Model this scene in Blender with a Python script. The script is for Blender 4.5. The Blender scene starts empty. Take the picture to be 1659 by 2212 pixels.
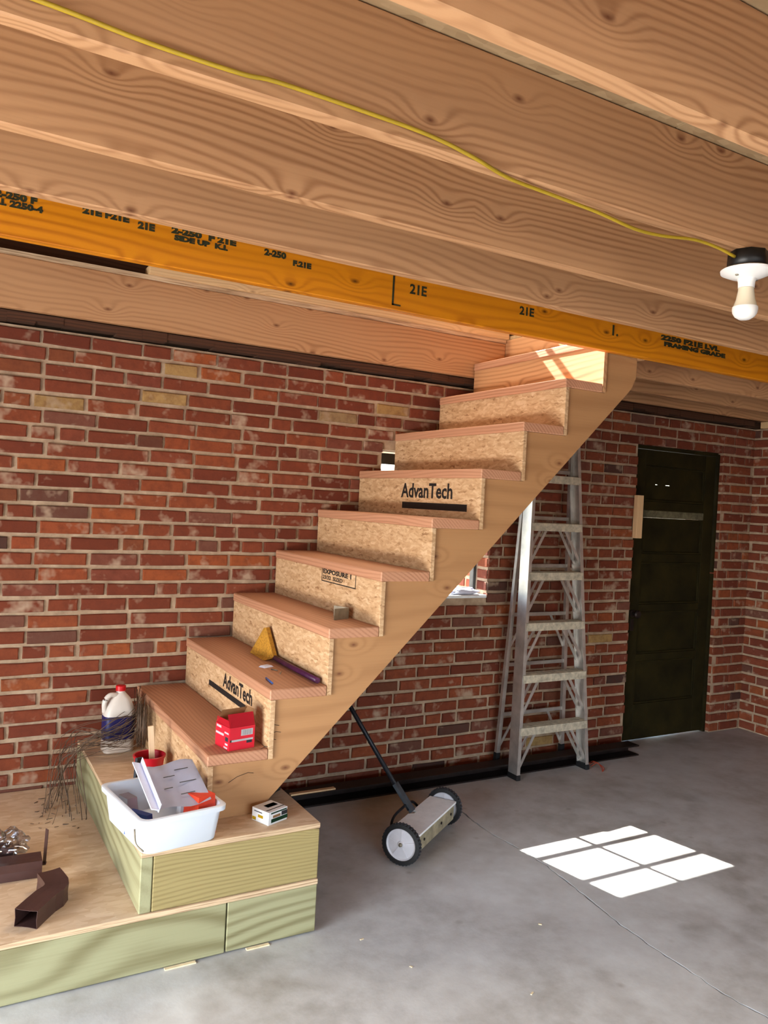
import bpy, bmesh, math, random
from mathutils import Vector, Matrix
R = random.Random(7)
SC = bpy.context.scene
COL = SC.collection

# ------------------------------------------------------------------ camera, world, sun, area lights, exposure
cam_d = bpy.data.cameras.new('camera'); cam = bpy.data.objects.new('camera', cam_d); COL.objects.link(cam)
SC.camera = cam
cam_d.sensor_fit = 'AUTO'; cam_d.sensor_width = 36.0; cam_d.lens = 1723.88 / 2212 * 36.0
cam_d.clip_start = 0.02; cam_d.clip_end = 200
YAW, PIT, ROL = 0.51856, -0.01196, 0.05201
CAM = Vector((-0.37008, -3.7057, 1.50342))
F_ = Vector((math.sin(YAW)*math.cos(PIT), math.cos(YAW)*math.cos(PIT), math.sin(PIT)))
R_ = Vector((math.cos(YAW), -math.sin(YAW), 0)); U_ = R_.cross(F_)
R2 = R_*math.cos(ROL) + U_*math.sin(ROL); U2 = -R_*math.sin(ROL) + U_*math.cos(ROL)
cam.matrix_world = Matrix(((R2.x, U2.x, -F_.x, CAM.x), (R2.y, U2.y, -F_.y, CAM.y), (R2.z, U2.z, -F_.z, CAM.z), (0, 0, 0, 1)))

SC.view_settings.view_transform = 'Standard'
SC.view_settings.look = 'None'
SC.view_settings.exposure = -0.68
SC.view_settings.gamma = 1.0
SC.view_settings.use_curve_mapping = False

SUN_DIR = Vector((0.187, -1.0, -1.0)).normalized()
world = bpy.data.worlds.new('world'); SC.world = world; world.use_nodes = True
wn = world.node_tree.nodes; wl = world.node_tree.links
sky = wn.new('ShaderNodeTexSky'); sky.sky_type = 'NISHITA'; sky.sun_disc = False
sky.sun_elevation = math.asin(-SUN_DIR.z); sky.sun_rotation = math.atan2(-SUN_DIR.x, -SUN_DIR.y)
wl.new(sky.outputs[0], wn['Background'].inputs[0]); wn['Background'].inputs[1].default_value = 1.5

def lamp(name, kind, loc, direction, energy, color=(1, 1, 1), sx=1, sy=1, angle=None, spread=None):
    d = bpy.data.lights.new(name, kind); d.energy = energy; d.color = color
    if kind == 'AREA':
        d.shape = 'RECTANGLE'; d.size = sx; d.size_y = sy
        if spread: d.spread = spread
    if angle is not None: d.angle = angle
    o = bpy.data.objects.new(name, d); COL.objects.link(o); o.location = loc
    o.rotation_euler = Vector(direction).to_track_quat('-Z', 'Y').to_euler()
    return o
lamp('sun', 'SUN', (0, 5, 8), SUN_DIR, 85.0, (1.0, 0.96, 0.90), angle=0.009)
# added fill lamps standing in for daylight through unseen openings
lamp('fill_lamp_left', 'AREA', (-3.05, -3.2, 1.35), (1, 0.08, -0.80), 200, (0.84, 0.92, 1.0), 2.6, 1.3, spread=math.radians(95))  # added cool fill from the left, aimed down at the floor
lamp('bounce_fill_lamp_left', 'AREA', (-3.12, -2.9, 0.25), (1, 0.02, 0.42), 200, (1.0, 0.97, 0.92), 2.8, 0.5, spread=math.radians(120))  # low upward lamp added to brighten the joist undersides
lamp('fill_lamp_back', 'AREA', (0.6, -6.95, 1.35), (0.05, 1, -1.0), 150, (0.84, 0.92, 1.0), 3.4, 1.3, spread=math.radians(88))  # added cool fill from behind the camera
lamp('fill_lamp_upstairs', 'AREA', (1.9, -0.05, 3.45), (-0.25, -1, -0.8), 150, (1.0, 0.86, 0.66), 1.2, 0.9)  # warm lamp added to make the stairwell glow

# ------------------------------------------------------------------ node helpers
def srgb(r, g, b):
    f = lambda c: (c/255)/12.92 if c/255 <= 0.04045 else ((c/255+0.055)/1.055)**2.4
    return (f(r), f(g), f(b), 1)

class NM:
    def __init__(s, name):
        s.m = bpy.data.materials.new(name); s.m.use_nodes = True
        s.t = s.m.node_tree; s.b = s.t.nodes['Principled BSDF']; s.out = s.t.nodes['Material Output']
    def n(s, typ, **kw):
        x = s.t.nodes.new('ShaderNode'+typ)
        for k, v in kw.items():
            if hasattr(x, k): setattr(x, k, v)
        return x
    def l(s, a, b): s.t.links.new(a, b); return s
    def mathn(s, op, a, b=None, c=None, clamp=False):
        x = s.n('Math', operation=op); x.use_clamp = clamp
        for i, v in enumerate((a, b, c)):
            if v is None: continue
            if isinstance(v, (int, float)): x.inputs[i].default_value = v
            else: s.l(v, x.inputs[i])
        return x.outputs[0]
    def coords(s, scale=(1, 1, 1), rnd=True, src='Object'):
        tc = s.n('TexCoord'); mp = s.n('Mapping'); mp.inputs['Scale'].default_value = scale
        v = tc.outputs[src]
        if rnd:
            oi = s.n('ObjectInfo'); m1 = s.mathn('MULTIPLY', oi.outputs['Random'], 37.0)
            va = s.n('VectorMath', operation='ADD'); s.l(v, va.inputs[0]); s.l(m1, va.inputs[1]); v = va.outputs[0]
        s.l(v, mp.inputs['Vector']); return mp.outputs[0]
    def noise(s, vec, scale, detail=4, rough=0.6, dist=0.0):
        x = s.n('TexNoise'); x.inputs['Scale'].default_value = scale; x.inputs['Detail'].default_value = detail
        x.inputs['Roughness'].default_value = rough; x.inputs['Distortion'].default_value = dist
        s.l(vec, x.inputs['Vector']); return x.outputs[0]
    def voro(s, vec, scale, out='Distance', feat='F1', dim='3D'):
        x = s.n('TexVoronoi'); x.feature = feat; x.voronoi_dimensions = dim; x.inputs['Scale'].default_value = scale; s.l(vec, x.inputs['Vector'])
        return x.outputs[out]
    def ramp(s, fac, stops, interp='LINEAR'):
        x = s.n('ValToRGB'); cr = x.color_ramp; cr.interpolation = interp
        while len(cr.elements) < len(stops): cr.elements.new(0.5)
        for e, (p, c) in zip(cr.elements, stops):
            e.position = p; e.color = c if len(c) == 4 else (*c, 1)
        s.l(fac, x.inputs[0]); return x.outputs[0]
    def mix(s, fac, a, b, mode='MIX'):
        x = s.n('Mix', data_type='RGBA', blend_type=mode)
        for sock, v in ((x.inputs[0], fac), (x.inputs[6], a), (x.inputs[7], b)):
            if isinstance(v, (int, float)): sock.default_value = v
            elif isinstance(v, tuple): sock.default_value = v
            else: s.l(v, sock)
        return x.outputs[2]
    def bump(s, h, strength=0.3, dist=0.002):
        x = s.n('Bump'); x.inputs['Strength'].default_value = strength; x.inputs['Distance'].default_value = dist
        s.l(h, x.inputs['Height']); s.l(x.outputs[0], s.b.inputs['Normal'])
    def col(s, c):
        if isinstance(c, tuple): s.b.inputs['Base Color'].default_value = c
        else: s.l(c, s.b.inputs['Base Color'])
    def set(s, rough=None, metal=None, spec=None, **kw):
        if rough is not None: s.b.inputs['Roughness'].default_value = rough
        if metal is not None: s.b.inputs['Metallic'].default_value = metal
        if spec is not None: s.b.inputs['Specular IOR Level'].default_value = spec
        for k, v in kw.items(): s.b.inputs[k].default_value = v
        return s.m

def wood(name, axis, base, dark, knot, freq=420, ringmix=0.6, knots=True, rough=0.6, fine=0.35, swirl=17.0, sharp=2.0, seed=0.0, blotch=0.6):
    """board with its grain along 'axis' of the object: growth lines that drift and loop, fine grain and scattered knots"""
    g = NM(name)
    tc = g.n('TexCoord'); oi = g.n('ObjectInfo'); rnd = g.mathn('MULTIPLY', oi.outputs['Random'], 37.0)
    sp = g.n('SeparateXYZ'); g.l(tc.outputs['Object'], sp.inputs[0])
    ix = {'x': (0, 1, 2), 'y': (1, 0, 2), 'z': (2, 0, 1)}[axis]
    al, c1, c2 = (sp.outputs[k] for k in ix)
    def vec(sa, sc, off=0.0):
        cb = g.n('CombineXYZ'); g.l(g.mathn('ADD', g.mathn('MULTIPLY', al, sa), rnd), cb.inputs[0])
        g.l(g.mathn('ADD', g.mathn('MULTIPLY', c1, sc), off), cb.inputs[1]); g.l(g.mathn('MULTIPLY', c2, sc), cb.inputs[2]); return cb.outputs[0]
    across = g.mathn('ADD', c2, g.mathn('MULTIPLY', c1, 0.8))
    low = g.noise(vec(0.75, 2.6), 1.0, 1.5, 0.45)
    mid = g.noise(vec(2.6, 9.0, 3.0), 1.0, 2, 0.5)
    ring = g.mathn('ADD', g.mathn('MULTIPLY', across, freq), g.mathn('ADD', g.mathn('MULTIPLY', low, swirl*4.0), g.mathn('MULTIPLY', mid, swirl*0.35)))
    if knots:
        cb = g.n('CombineXYZ'); g.l(g.mathn('ADD', g.mathn('MULTIPLY', al, 2.7), rnd), cb.inputs[0]); g.l(g.mathn('ADD', g.mathn('MULTIPLY', across, 5.2), rnd), cb.inputs[1])
        vd = g.voro(cb.outputs[0], 1.0, dim='2D')
        halo = g.mathn('SUBTRACT', 1.0, g.mathn('DIVIDE', vd, 0.30), clamp=True)
        ring = g.mathn('ADD', ring, g.mathn('MULTIPLY', g.mathn('POWER', halo, 1.6), 16.0))
        core = g.mathn('MULTIPLY', g.mathn('SUBTRACT', halo, 0.80, clamp=True), 5.0, clamp=True)
    f = g.mathn('POWER', g.mathn('ADD', g.mathn('MULTIPLY', g.mathn('SINE', ring), 0.5), 0.5), sharp)
    amp = g.noise(vec(0.9, 4.0, 9.0), 1.0, 1, 0.5)
    f = g.mathn('MULTIPLY', f, g.mathn('ADD', g.mathn('MULTIPLY', amp, 2.2), -0.35, clamp=True))
    fn = g.noise(vec(3.0, 150.0), 1.0, 2, 0.6)
    f2 = g.mathn('ADD', g.mathn('MULTIPLY', f, ringmix), g.mathn('MULTIPLY', g.mathn('SUBTRACT', fn, 0.5), fine), clamp=True)
    c = g.mix(f2, base, dark)
    bl = g.noise(vec(0.8, 3.5, 21.0), 1.0, 2, 0.5)
    c = g.mix(g.mathn('MULTIPLY', g.mathn('SUBTRACT', bl, 0.45, clamp=True), blotch), c, dark)
    if knots: c = g.mix(core, c, knot)
    hsv = g.n('HueSaturation'); g.l(g.mathn('ADD', g.mathn('MULTIPLY', oi.outputs['Random'], 0.16), 0.92), hsv.inputs['Value'])
    g.l(c, hsv.inputs['Color']); g.col(hsv.outputs[0]); g.bump(g.mathn('ADD', fn, f), 0.18, 0.0008)
    return g.set(rough, spec=0.35)

FIR_B, FIR_D, FIR_K = srgb(190, 143, 101), srgb(134, 86, 50), srgb(104, 58, 32)
M = {}
for a in 'xyz':
    M['fir_'+a] = wood('fir_lumber_'+a, a, FIR_B, FIR_D, FIR_K, 300, 0.62)
M['fir_pink_y'] = wood('pinkish_fir_tread', 'y', srgb(190, 138, 106), srgb(142, 90, 62), FIR_K, 420, 0.55, False)
M['fir_pale_x'] = wood('pale_fir_board', 'x', srgb(222, 186, 138), srgb(176, 130, 84), FIR_K, 420, 0.45)
M['stringer'] = wood('stringer_fir', 'x', srgb(176, 130, 86), srgb(134, 88, 52), FIR_K, 60, 0.35, swirl=5)
M['yellow'] = wood('orange_stained_engineered_lumber', 'x', srgb(212, 132, 18), srgb(150, 72, 6), srgb(60, 24, 6), 190, 0.65, rough=0.4, swirl=9)
for a in 'xy':
    M['treated_'+a] = wood('treated_lumber_'+a, a, srgb(150, 147, 112), srgb(100, 90, 54), srgb(96, 72, 40), 120, 0.7, False, fine=0.5, swirl=13, sharp=1.8)
M['treated_tan_x'] = wood('tan_treated_lumber', 'x', srgb(148, 132, 86), srgb(104, 86, 48), srgb(78, 54, 40), 500, 0.5, True, fine=0.7)
M['oldwood_x'] = wood('dark_old_plank', 'x', srgb(74, 44, 26), srgb(36, 20, 12), srgb(20, 10, 6), 400, 0.7, False, 0.85)

def osb():
    g = NM('strand_board')
    tones = []
    v = g.coords((1, 1, 1))
    wob = g.noise(v, 9, 3, 0.6)
    va = g.n('VectorMath', operation='ADD'); sc = g.n('VectorMath', operation='SCALE')
    nz = g.n('TexNoise'); nz.inputs['Scale'].default_value = 22; g.l(v, nz.inputs['Vector'])
    g.l(nz.outputs[1], sc.inputs[0]); sc.inputs['Scale'].default_value = 0.03
    g.l(v, va.inputs[0]); g.l(sc.outputs[0], va.inputs[1])
    m1 = g.n('Mapping'); m1.inputs['Scale'].default_value = (60, 26, 130); g.l(va.outputs[0], m1.inputs[0])
    m2 = g.n('Mapping'); m2.inputs['Scale'].default_value = (60, 48, 110); m2.inputs['Rotation'].default_value = (0.5, 0.4, 0.9); g.l(va.outputs[0], m2.inputs[0])
    c1 = g.voro(m1.outputs[0], 1.0, 'Color'); c2 = g.voro(m2.outputs[0], 1.0, 'Color')
    s1 = g.n('SeparateColor'); g.l(c1, s1.inputs[0]); s2 = g.n('SeparateColor'); g.l(c2, s2.inputs[0])
    mixv = g.mathn('ADD', g.mathn('MULTIPLY', s1.outputs[0], 0.6), g.mathn('MULTIPLY', s2.outputs[1], 0.4))
    st = g.noise(g.coords((30, 6, 200)), 1.0, 3, 0.6)
    mixv = g.mathn('ADD', g.mathn('MULTIPLY', mixv, 0.75), g.mathn('MULTIPLY', st, 0.25))
    c = g.ramp(mixv, [(0.10, srgb(128, 86, 54)), (0.26, srgb(180, 142, 102)), (0.5, srgb(194, 156, 116)), (0.85, srgb(212, 178, 140))])
    g.col(c); g.bump(mixv, 0.25, 0.001)
    return g.set(0.62, spec=0.3)
M['osb'] = osb()

def ply(name, base, dark, flake):
    g = NM(name)
    v = g.coords((1, 1, 1))
    n1 = g.noise(g.coords((3, 22, 22)), 1.0, 4, 0.65); n2 = g.noise(v, 3.0, 4, 0.6)
    m1 = g.n('Mapping'); m1.inputs['Scale'].default_value = (26, 60, 60); m1.inputs['Rotation'].default_value = (0, 0, 0.5); g.l(v, m1.inputs[0])
    s1 = g.n('SeparateColor'); g.l(g.voro(m1.outputs[0], 1.0, 'Color'), s1.inputs[0])
    f = g.mathn('ADD', g.mathn('MULTIPLY', n1, 0.6), g.mathn('MULTIPLY', s1.outputs[0], 0.3))
    c = g.mix(f, dark, base)
    c = g.mix(g.mathn('MULTIPLY', g.mathn('SUBTRACT', n2, 0.55, clamp=True), 2.2), c, flake)
    g.col(c); g.bump(f, 0.2, 0.001)
    return g.set(0.7, spec=0.3)
M['ply_top'] = ply('sheathing_board', srgb(236, 214, 184), srgb(184, 146, 108), srgb(196, 160, 122))
M['deck'] = ply('subfloor_underside', srgb(196, 168, 128), srgb(120, 92, 60), srgb(150, 120, 84))

def edge_ply():
    g = NM('plywood_edge')
    v = g.coords((4, 4, 190)); n = g.noise(v, 1.0, 3, 0.7)
    g.col(g.ramp(n, [(0.3, srgb(120, 88, 58)), (0.55, srgb(196, 168, 134)), (0.75, srgb(216, 194, 160))]))
    return g.set(0.8)
M['ply_edge'] = edge_ply()

def brick(name, src, buff=False):
    g = NM(name)
    if src == 'object': r = g.n('ObjectInfo').outputs['Random']
    else: r = g.n('NewGeometry').outputs['Random Per Island']
    if buff: stops = [(0.0, srgb(150, 118, 74)), (0.5, srgb(168, 134, 84)), (1.0, srgb(140, 116, 84))]
    else: stops = [(0.0, srgb(98, 46, 32)), (0.2, srgb(126, 64, 42)), (0.42, srgb(110, 54, 38)), (0.62, srgb(138, 72, 44)),
                   (0.76, srgb(120, 62, 46)), (0.86, srgb(112, 72, 58)), (0.92, srgb(70, 50, 44)), (0.95, srgb(150, 80, 44)), (1.0, srgb(126, 58, 42))]
    c = g.ramp(r, stops)
    tc = g.coords((1, 1, 1), False); 
    if src == 'object':
        va = g.n('VectorMath', operation='ADD'); sc = g.mathn('MULTIPLY', r, 91.0); g.l(tc, va.inputs[0]); g.l(sc, va.inputs[1]); v = va.outputs[0]
    else: v = tc
    n1 = g.noise(v, 26, 5, 0.65); n2 = g.noise(v, 9, 3, 0.6); n3 = g.noise(v, 90, 3, 0.6)
    c = g.mix(g.mathn('MULTIPLY', g.mathn('SUBTRACT', n1, 0.42, clamp=True), 1.6, clamp=True), c, srgb(88, 44, 32))
    smear = g.mathn('MULTIPLY', g.mathn('SUBTRACT', n2, 0.57, clamp=True), 6.0, clamp=True)
    c = g.mix(g.mathn('MULTIPLY', smear, 0.75), c, srgb(184, 160, 136))
    g.col(c); g.bump(g.mathn('ADD', n1, g.mathn('MULTIPLY', n3, 0.4)), 0.5, 0.003)
    return g.set(0.9, spec=0.2)
M['brick'] = brick('red_brick', 'object'); M['brick_buff'] = brick('buff_brick', 'object', True)
M['brick_i'] = brick('red_brick_field', 'island')

def mortar():
    g = NM('lime_mortar'); v = g.coords((1, 1, 1), False)
    n1 = g.noise(v, 14, 5, 0.65); n2 = g.noise(v, 2.2, 3, 0.6)
    c = g.ramp(n1, [(0.3, srgb(146, 122, 100)), (0.6, srgb(184, 160, 134)), (0.8, srgb(204, 184, 160))])
    c = g.mix(g.mathn('MULTIPLY', n2, 0.35), c, srgb(150, 120, 96))
    g.col(c); g.bump(n1, 0.8, 0.006)
    return g.set(0.95, spec=0.15)
M['mortar'] = mortar()

def brickwall():
    g = NM('far_brick_courses'); tc = g.n('TexCoord'); sp = g.n('SeparateXYZ'); g.l(tc.outputs['Object'], sp.inputs[0])
    cb = g.n('CombineXYZ'); g.l(g.mathn('ADD', sp.outputs[0], sp.outputs[1]), cb.inputs[0]); g.l(sp.outputs[2], cb.inputs[1])
    b = g.n('TexBrick'); b.inputs['Scale'].default_value = 1.0; b.inputs['Brick Width'].default_value = 0.21; b.inputs['Row Height'].default_value = 0.0677
    b.inputs['Mortar Size'].default_value = 0.006
    b.inputs['Color1'].default_value = srgb(140, 62, 40); b.inputs['Color2'].default_value = srgb(110, 50, 36); b.inputs['Mortar'].default_value = srgb(170, 146, 122)
    g.l(cb.outputs[0], b.inputs['Vector']); g.col(b.outputs[0]); return g.set(0.9)
M['brickwall'] = brickwall()

def concrete():
    g = NM('worn_concrete'); v = g.coords((1, 1, 1), False)
    n1 = g.noise(v, 1.4, 6, 0.6, 0.4); n2 = g.noise(v, 10, 5, 0.65); n3 = g.noise(v, 60, 3, 0.6)
    c = g.ramp(g.mathn('ADD', g.mathn('MULTIPLY', n1, 0.6), g.mathn('MULTIPLY', n2, 0.4)),
               [(0.34, srgb(152, 148, 142)), (0.5, srgb(186, 185, 183)), (0.66, srgb(204, 205, 204))])
    spots = g.voro(v, 5.0); sm = g.mathn('MULTIPLY', g.mathn('SUBTRACT', 0.09, spots, clamp=True), 5.0, clamp=True)
    c = g.mix(sm, c, srgb(116, 98, 82))
    st = g.noise(v, 3.1, 3, 0.5)
    c = g.mix(g.mathn('MULTIPLY', g.mathn('SUBTRACT', st, 0.6, clamp=True), 2.5, clamp=True), c, srgb(120, 106, 92))
    g.col(c)
    rr = g.ramp(n2, [(0.3, (0.38,)*3), (0.7, (0.62,)*3)]); g.l(rr, g.b.inputs['Roughness'])
    g.bump(g.mathn('ADD', n2, g.mathn('MULTIPLY', n3, 0.3)), 0.25, 0.004)
    return g.set(spec=0.45)
M['concrete'] = concrete()

def flat(name, c, rough=0.6, metal=0.0, var=0.12, vs=30, spec=0.4, bump=0.0, **kw):
    g = NM(name); n = g.noise(g.coords((1, 1, 1)), vs, 4, 0.6)
    d = tuple(x*(1-var*2.2) for x in c[:3])+(1,); l = tuple(min(1, x*(1+var)) for x in c[:3])+(1,)
    g.col(g.ramp(n, [(0.3, d), (0.7, l)]))
    if bump: g.bump(n, bump, 0.002)
    return g.set(rough, metal, spec, **kw)
M['alu'] = flat('worn_aluminium', srgb(206, 202, 196), 0.42, 0.75, 0.12, 12)
M['alu_front'] = flat('painted_splattered_aluminium', srgb(202, 192, 170), 0.55, 0.25, 0.18, 40)
M['black_steel'] = flat('dark_rusty_steel', srgb(40, 30, 28), 0.5, 0.4, 0.2, 20)
M['rubber'] = flat('black_rubber', srgb(26, 26, 28), 0.6, 0, 0.1, 60)
M['tyre_grey'] = flat('dusty_tyre_tread', srgb(70, 72, 80), 0.7, 0, 0.3, 120)
M['white_plastic'] = flat('white_wheel_plastic', srgb(206, 204, 210), 0.5, 0, 0.06, 10)
M['white_paint'] = flat('scratched_white_enamel', srgb(248, 251, 252), 0.6, 0, 0.04, 25)
M['cream_metal'] = flat('worn_cream_metal', srgb(176, 166, 138), 0.5, 0.3, 0.2, 20)
M['steel_dark'] = flat('dark_painted_tube', srgb(40, 42, 48), 0.4, 0.5, 0.1, 10)
M['dooro'] = flat('dark_olive_door_paint', srgb(40, 34, 10), 0.8, 0, 0.25, 5, 0.15)
M['door_pale'] = flat('scuffed_pale_rail', srgb(104, 98, 74), 0.8, 0, 0.25, 30)
M['frame_dark'] = flat('dark_window_paint', srgb(52, 50, 46), 0.6, 0, 0.1)
M['box_black'] = flat('black_junction_box', srgb(18, 16, 15), 0.45)
M['porcelain'] = flat('white_lamp_holder', srgb(232, 228, 222), 0.35, 0, 0.03, 5)
M['cable'] = flat('yellow_cable_sheath', srgb(168, 138, 30), 0.45, 0, 0.08, 10)
M['ink'] = flat('black_stencil_ink', srgb(28, 22, 20), 0.7, 0, 0.2, 60)
M['ink_green'] = flat('dark_green_grade_ink', srgb(40, 42, 14), 0.7, 0, 0.3, 60)
M['red_card'] = flat('red_carton', srgb(206, 30, 48), 0.45, 0, 0.05, 8)
M['white_card'] = flat('white_carton', srgb(226, 228, 230), 0.5, 0, 0.04, 8)
M['kraft'] = flat('brown_cardboard', srgb(176, 134, 92), 0.8, 0, 0.08, 20)
M['green_print'] = flat('green_print', srgb(24, 74, 50), 0.5)
M['yellow_print'] = flat('yellow_print', srgb(232, 196, 30), 0.5)
M['grey_print'] = flat('grey_print', srgb(70, 74, 80), 0.5)
M['red_plastic'] = flat('red_bucket_plastic', srgb(172, 18, 34), 0.4, 0, 0.05, 8)
M['dark_plastic'] = flat('charcoal_bristle', srgb(40, 46, 54), 0.7, 0, 0.2, 60)
M['jug_white'] = flat('white_jug_plastic', srgb(206, 196, 186), 0.4, 0, 0.04, 8)
M['jug_blue'] = flat('navy_label', srgb(28, 26, 84), 0.45, 0, 0.06, 8)
M['cap_red'] = flat('red_cap_plastic', srgb(190, 8, 22), 0.4)
M['paper'] = flat('white_paper', srgb(216, 218, 236), 0.7, 0, 0.03, 14)
M['orange_bag'] = flat('orange_red_packet', srgb(226, 66, 36), 0.45, 0, 0.1, 20)
M['brown_gutter'] = flat('brown_painted_aluminium', srgb(74, 50, 46), 0.35, 0.1, 0.08, 10)
M['wire'] = flat('dull_brown_wire', srgb(96, 76, 60), 0.6, 0.2, 0.2, 20)
M['galv'] = flat('galvanised_steel', srgb(150, 140, 122), 0.45, 0.6, 0.12, 30)
M['bristle'] = flat('ochre_broom_bristle', srgb(186, 132, 40), 0.8, 0, 0.2, 120, bump=0.5)
M['purple'] = flat('purple_broom_handle', srgb(84, 34, 72), 0.4)
M['blue_pen'] = flat('blue_pencil_paint', srgb(60, 86, 150), 0.4)
M['pale_stick'] = wood('pale_stick', 'z', srgb(222, 184, 140), srgb(190, 146, 100), FIR_K, 400, 0.3, False)
M['handle_wood'] = wood('light_stir_stick', 'z', srgb(226, 196, 160), srgb(190, 150, 110), FIR_K, 400, 0.3, False)
M['chip'] = flat('wood_chip', srgb(226, 206, 168), 0.8)
M['plaster'] = flat('upstairs_plaster', srgb(200, 170, 130), 0.9, 0, 0.1, 3)
M['ground'] = flat('sunlit_gravel', srgb(206, 200, 188), 0.9, 0, 0.12, 6)
M['blue_bits'] = flat('blue_plastic', srgb(60, 96, 170), 0.5)
M['orange_string'] = flat('orange_red_string', srgb(170, 62, 34), 0.7)
M['black'] = flat('black_gap', srgb(14, 12, 11), 0.9)

def tub_mat():
    g = NM('frosted_white_plastic'); g.col(srgb(216, 222, 230))
    g.set(0.35, spec=0.4); g.b.inputs['Transmission Weight'].default_value = 0.0
    g.b.inputs['Subsurface Weight'].default_value = 0.25; g.b.inputs['Subsurface Radius'].default_value = (0.02, 0.02, 0.02)
    return g.m
M['tub'] = tub_mat()
def clear(name, tint, gloss=0.12, rough=0.02):
    g = NM(name); t = g.t
    tr = g.n('BsdfTransparent'); tr.inputs[0].default_value = tint
    gl = g.n('BsdfGlossy'); gl.inputs['Roughness'].default_value = rough
    lw = g.n('LayerWeight'); lw.inputs[0].default_value = 0.5
    mx = g.n('MixShader'); g.l(g.mathn('ADD', g.mathn('MULTIPLY', g.mathn('POWER', lw.outputs['Facing'], 4.0), 0.7), 0.04+gloss, clamp=True), mx.inputs[0])
    g.l(tr.outputs[0], mx.inputs[1]); g.l(gl.outputs[0], mx.inputs[2]); g.l(mx.outputs[0], g.out.inputs[0]); return g.m
M['glass'] = clear('window_glass', (0.93, 0.95, 0.95, 1), 0.0)
M['film'] = clear('clear_plastic_film', (0.78, 0.80, 0.84, 1), 0.22, 0.12)
def bulbm():
    g = NM('frosted_bulb'); g.col(srgb(222, 210, 184)); g.set(0.22, spec=0.6); g.b.inputs['Subsurface Weight'].default_value = 0.3
    g.b.inputs['Subsurface Radius'].default_value = (0.03, 0.03, 0.03); return g.m
M['bulb'] = bulbm()

# ------------------------------------------------------------------ mesh helpers (world coordinates, stored relative to the owner's origin)
ORG = {}
def mesh_obj(name, bm, mat, parent=None, loc=None, rot=None, kind=None, smooth=False):
    """bm in world coords if loc is None; otherwise bm is local to (loc, rot)"""
    me = bpy.data.meshes.new(name)
    bmesh.ops.recalc_face_normals(bm, faces=bm.faces)
    po = ORG.get(parent.name, Vector((0, 0, 0))) if parent else Vector((0, 0, 0))
    if loc is None:
        vs = [v.co for v in bm.verts]
        mn = Vector((min(v.x for v in vs), min(v.y for v in vs), min(v.z for v in vs)))
        mx = Vector((max(v.x for v in vs), max(v.y for v in vs), max(v.z for v in vs)))
        o3 = (mn+mx)/2
        if parent is None: o3.z = mn.z
        bmesh.ops.translate(bm, verts=bm.verts, vec=-o3); loc = o3
    if smooth:
        for f in bm.faces: f.smooth = True
    bm.to_mesh(me); bm.free()
    mats = mat if isinstance(mat, (list, tuple)) else [mat]
    for m in mats: me.materials.append(M[m] if isinstance(m, str) else m)
    o = bpy.data.objects.new(name, me); COL.objects.link(o)
    if parent: o.parent = parent
    o.location = Vector(loc)-po
    if rot: o.rotation_euler = rot
    ORG[o.name] = Vector(loc)
    if kind: o['kind'] = kind
    if smooth:
        me.set_sharp_from_angle(angle=math.radians(40)) if hasattr(me, 'set_sharp_from_angle') else None
    return o
def empty(name, loc, label=None, cat=None, group=None, kind=None):
    o = bpy.data.objects.new(name, None); COL.objects.link(o); o.location = loc; o.empty_display_size = 0.05
    ORG[o.name] = Vector(loc)
    if kind: o['kind'] = kind
    return tag(o, label, cat, group)
def tag(o, label=None, cat=None, group=None):
    if label: o['label'] = label
    if cat: o['category'] = cat
    if group: o['group'] = group
    return o
def box(bm, lo, hi, bev=0.0, mat=0, mtx=None):
    vs = [bm.verts.new(((lo, hi)[i][0], (lo, hi)[j][1], (lo, hi)[k][2])) for i in (0, 1) for j in (0, 1) for k in (0, 1)]
    fs = [(0, 1, 3, 2), (4, 6, 7, 5), (0, 4, 5, 1), (2, 3, 7, 6), (0, 2, 6, 4), (1, 5, 7, 3)]
    F = [bm.faces.new([vs[i] for i in f]) for f in fs]
    for f in F: f.material_index = mat
    if bev > 0:
        es = list({e for f in F for e in f.edges})
        r = bmesh.ops.bevel(bm, geom=es, offset=bev, segments=1, affect='EDGES')
        vs = list({v for f in r['faces'] for v in f.verts} | {v for v in vs if v.is_valid})
        for f in r['faces']: f.material_index = mat
    if mtx is not None: bmesh.ops.transform(bm, matrix=mtx, verts=[v for v in vs if v.is_valid])
    return vs
def bx(name, lo, hi, mat, parent=None, bev=0.002, kind=None):
    bm = bmesh.new(); box(bm, lo, hi, bev); return mesh_obj(name, bm, mat, parent, kind=kind)
def prism(bm, pts, axis, a, b, bev=0.0, mat=0):
    """polygon pts (2D) extruded along axis from a to b. axis 'y': pts=(x,z); 'x': (y,z); 'z': (x,y)"""
    def P(p, t): return {'y': (p[0], t, p[1]), 'x': (t, p[0], p[1]), 'z': (p[0], p[1], t)}[axis]
    A = [bm.verts.new(P(p, a)) for p in pts]; B = [bm.verts.new(P(p, b)) for p in pts]
    fs = [bm.faces.new(A), bm.faces.new(B[::-1])]
    n = len(pts)
    for i in range(n): fs.append(bm.faces.new((A[i], B[i], B[(i+1) % n], A[(i+1) % n])))
    for f in fs: f.material_index = mat
    if bev: bmesh.ops.bevel(bm, geom=list({e for f in fs for e in f.edges}), offset=bev, segments=1, affect='EDGES')
    return A+B
def frame_of(d):
    d = d.normalized(); u = Vector((0, 0, 1)) if abs(d.z) < 0.9 else Vector((1, 0, 0))
    s = d.cross(u).normalized(); return s, s.cross(d).normalized()
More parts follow.
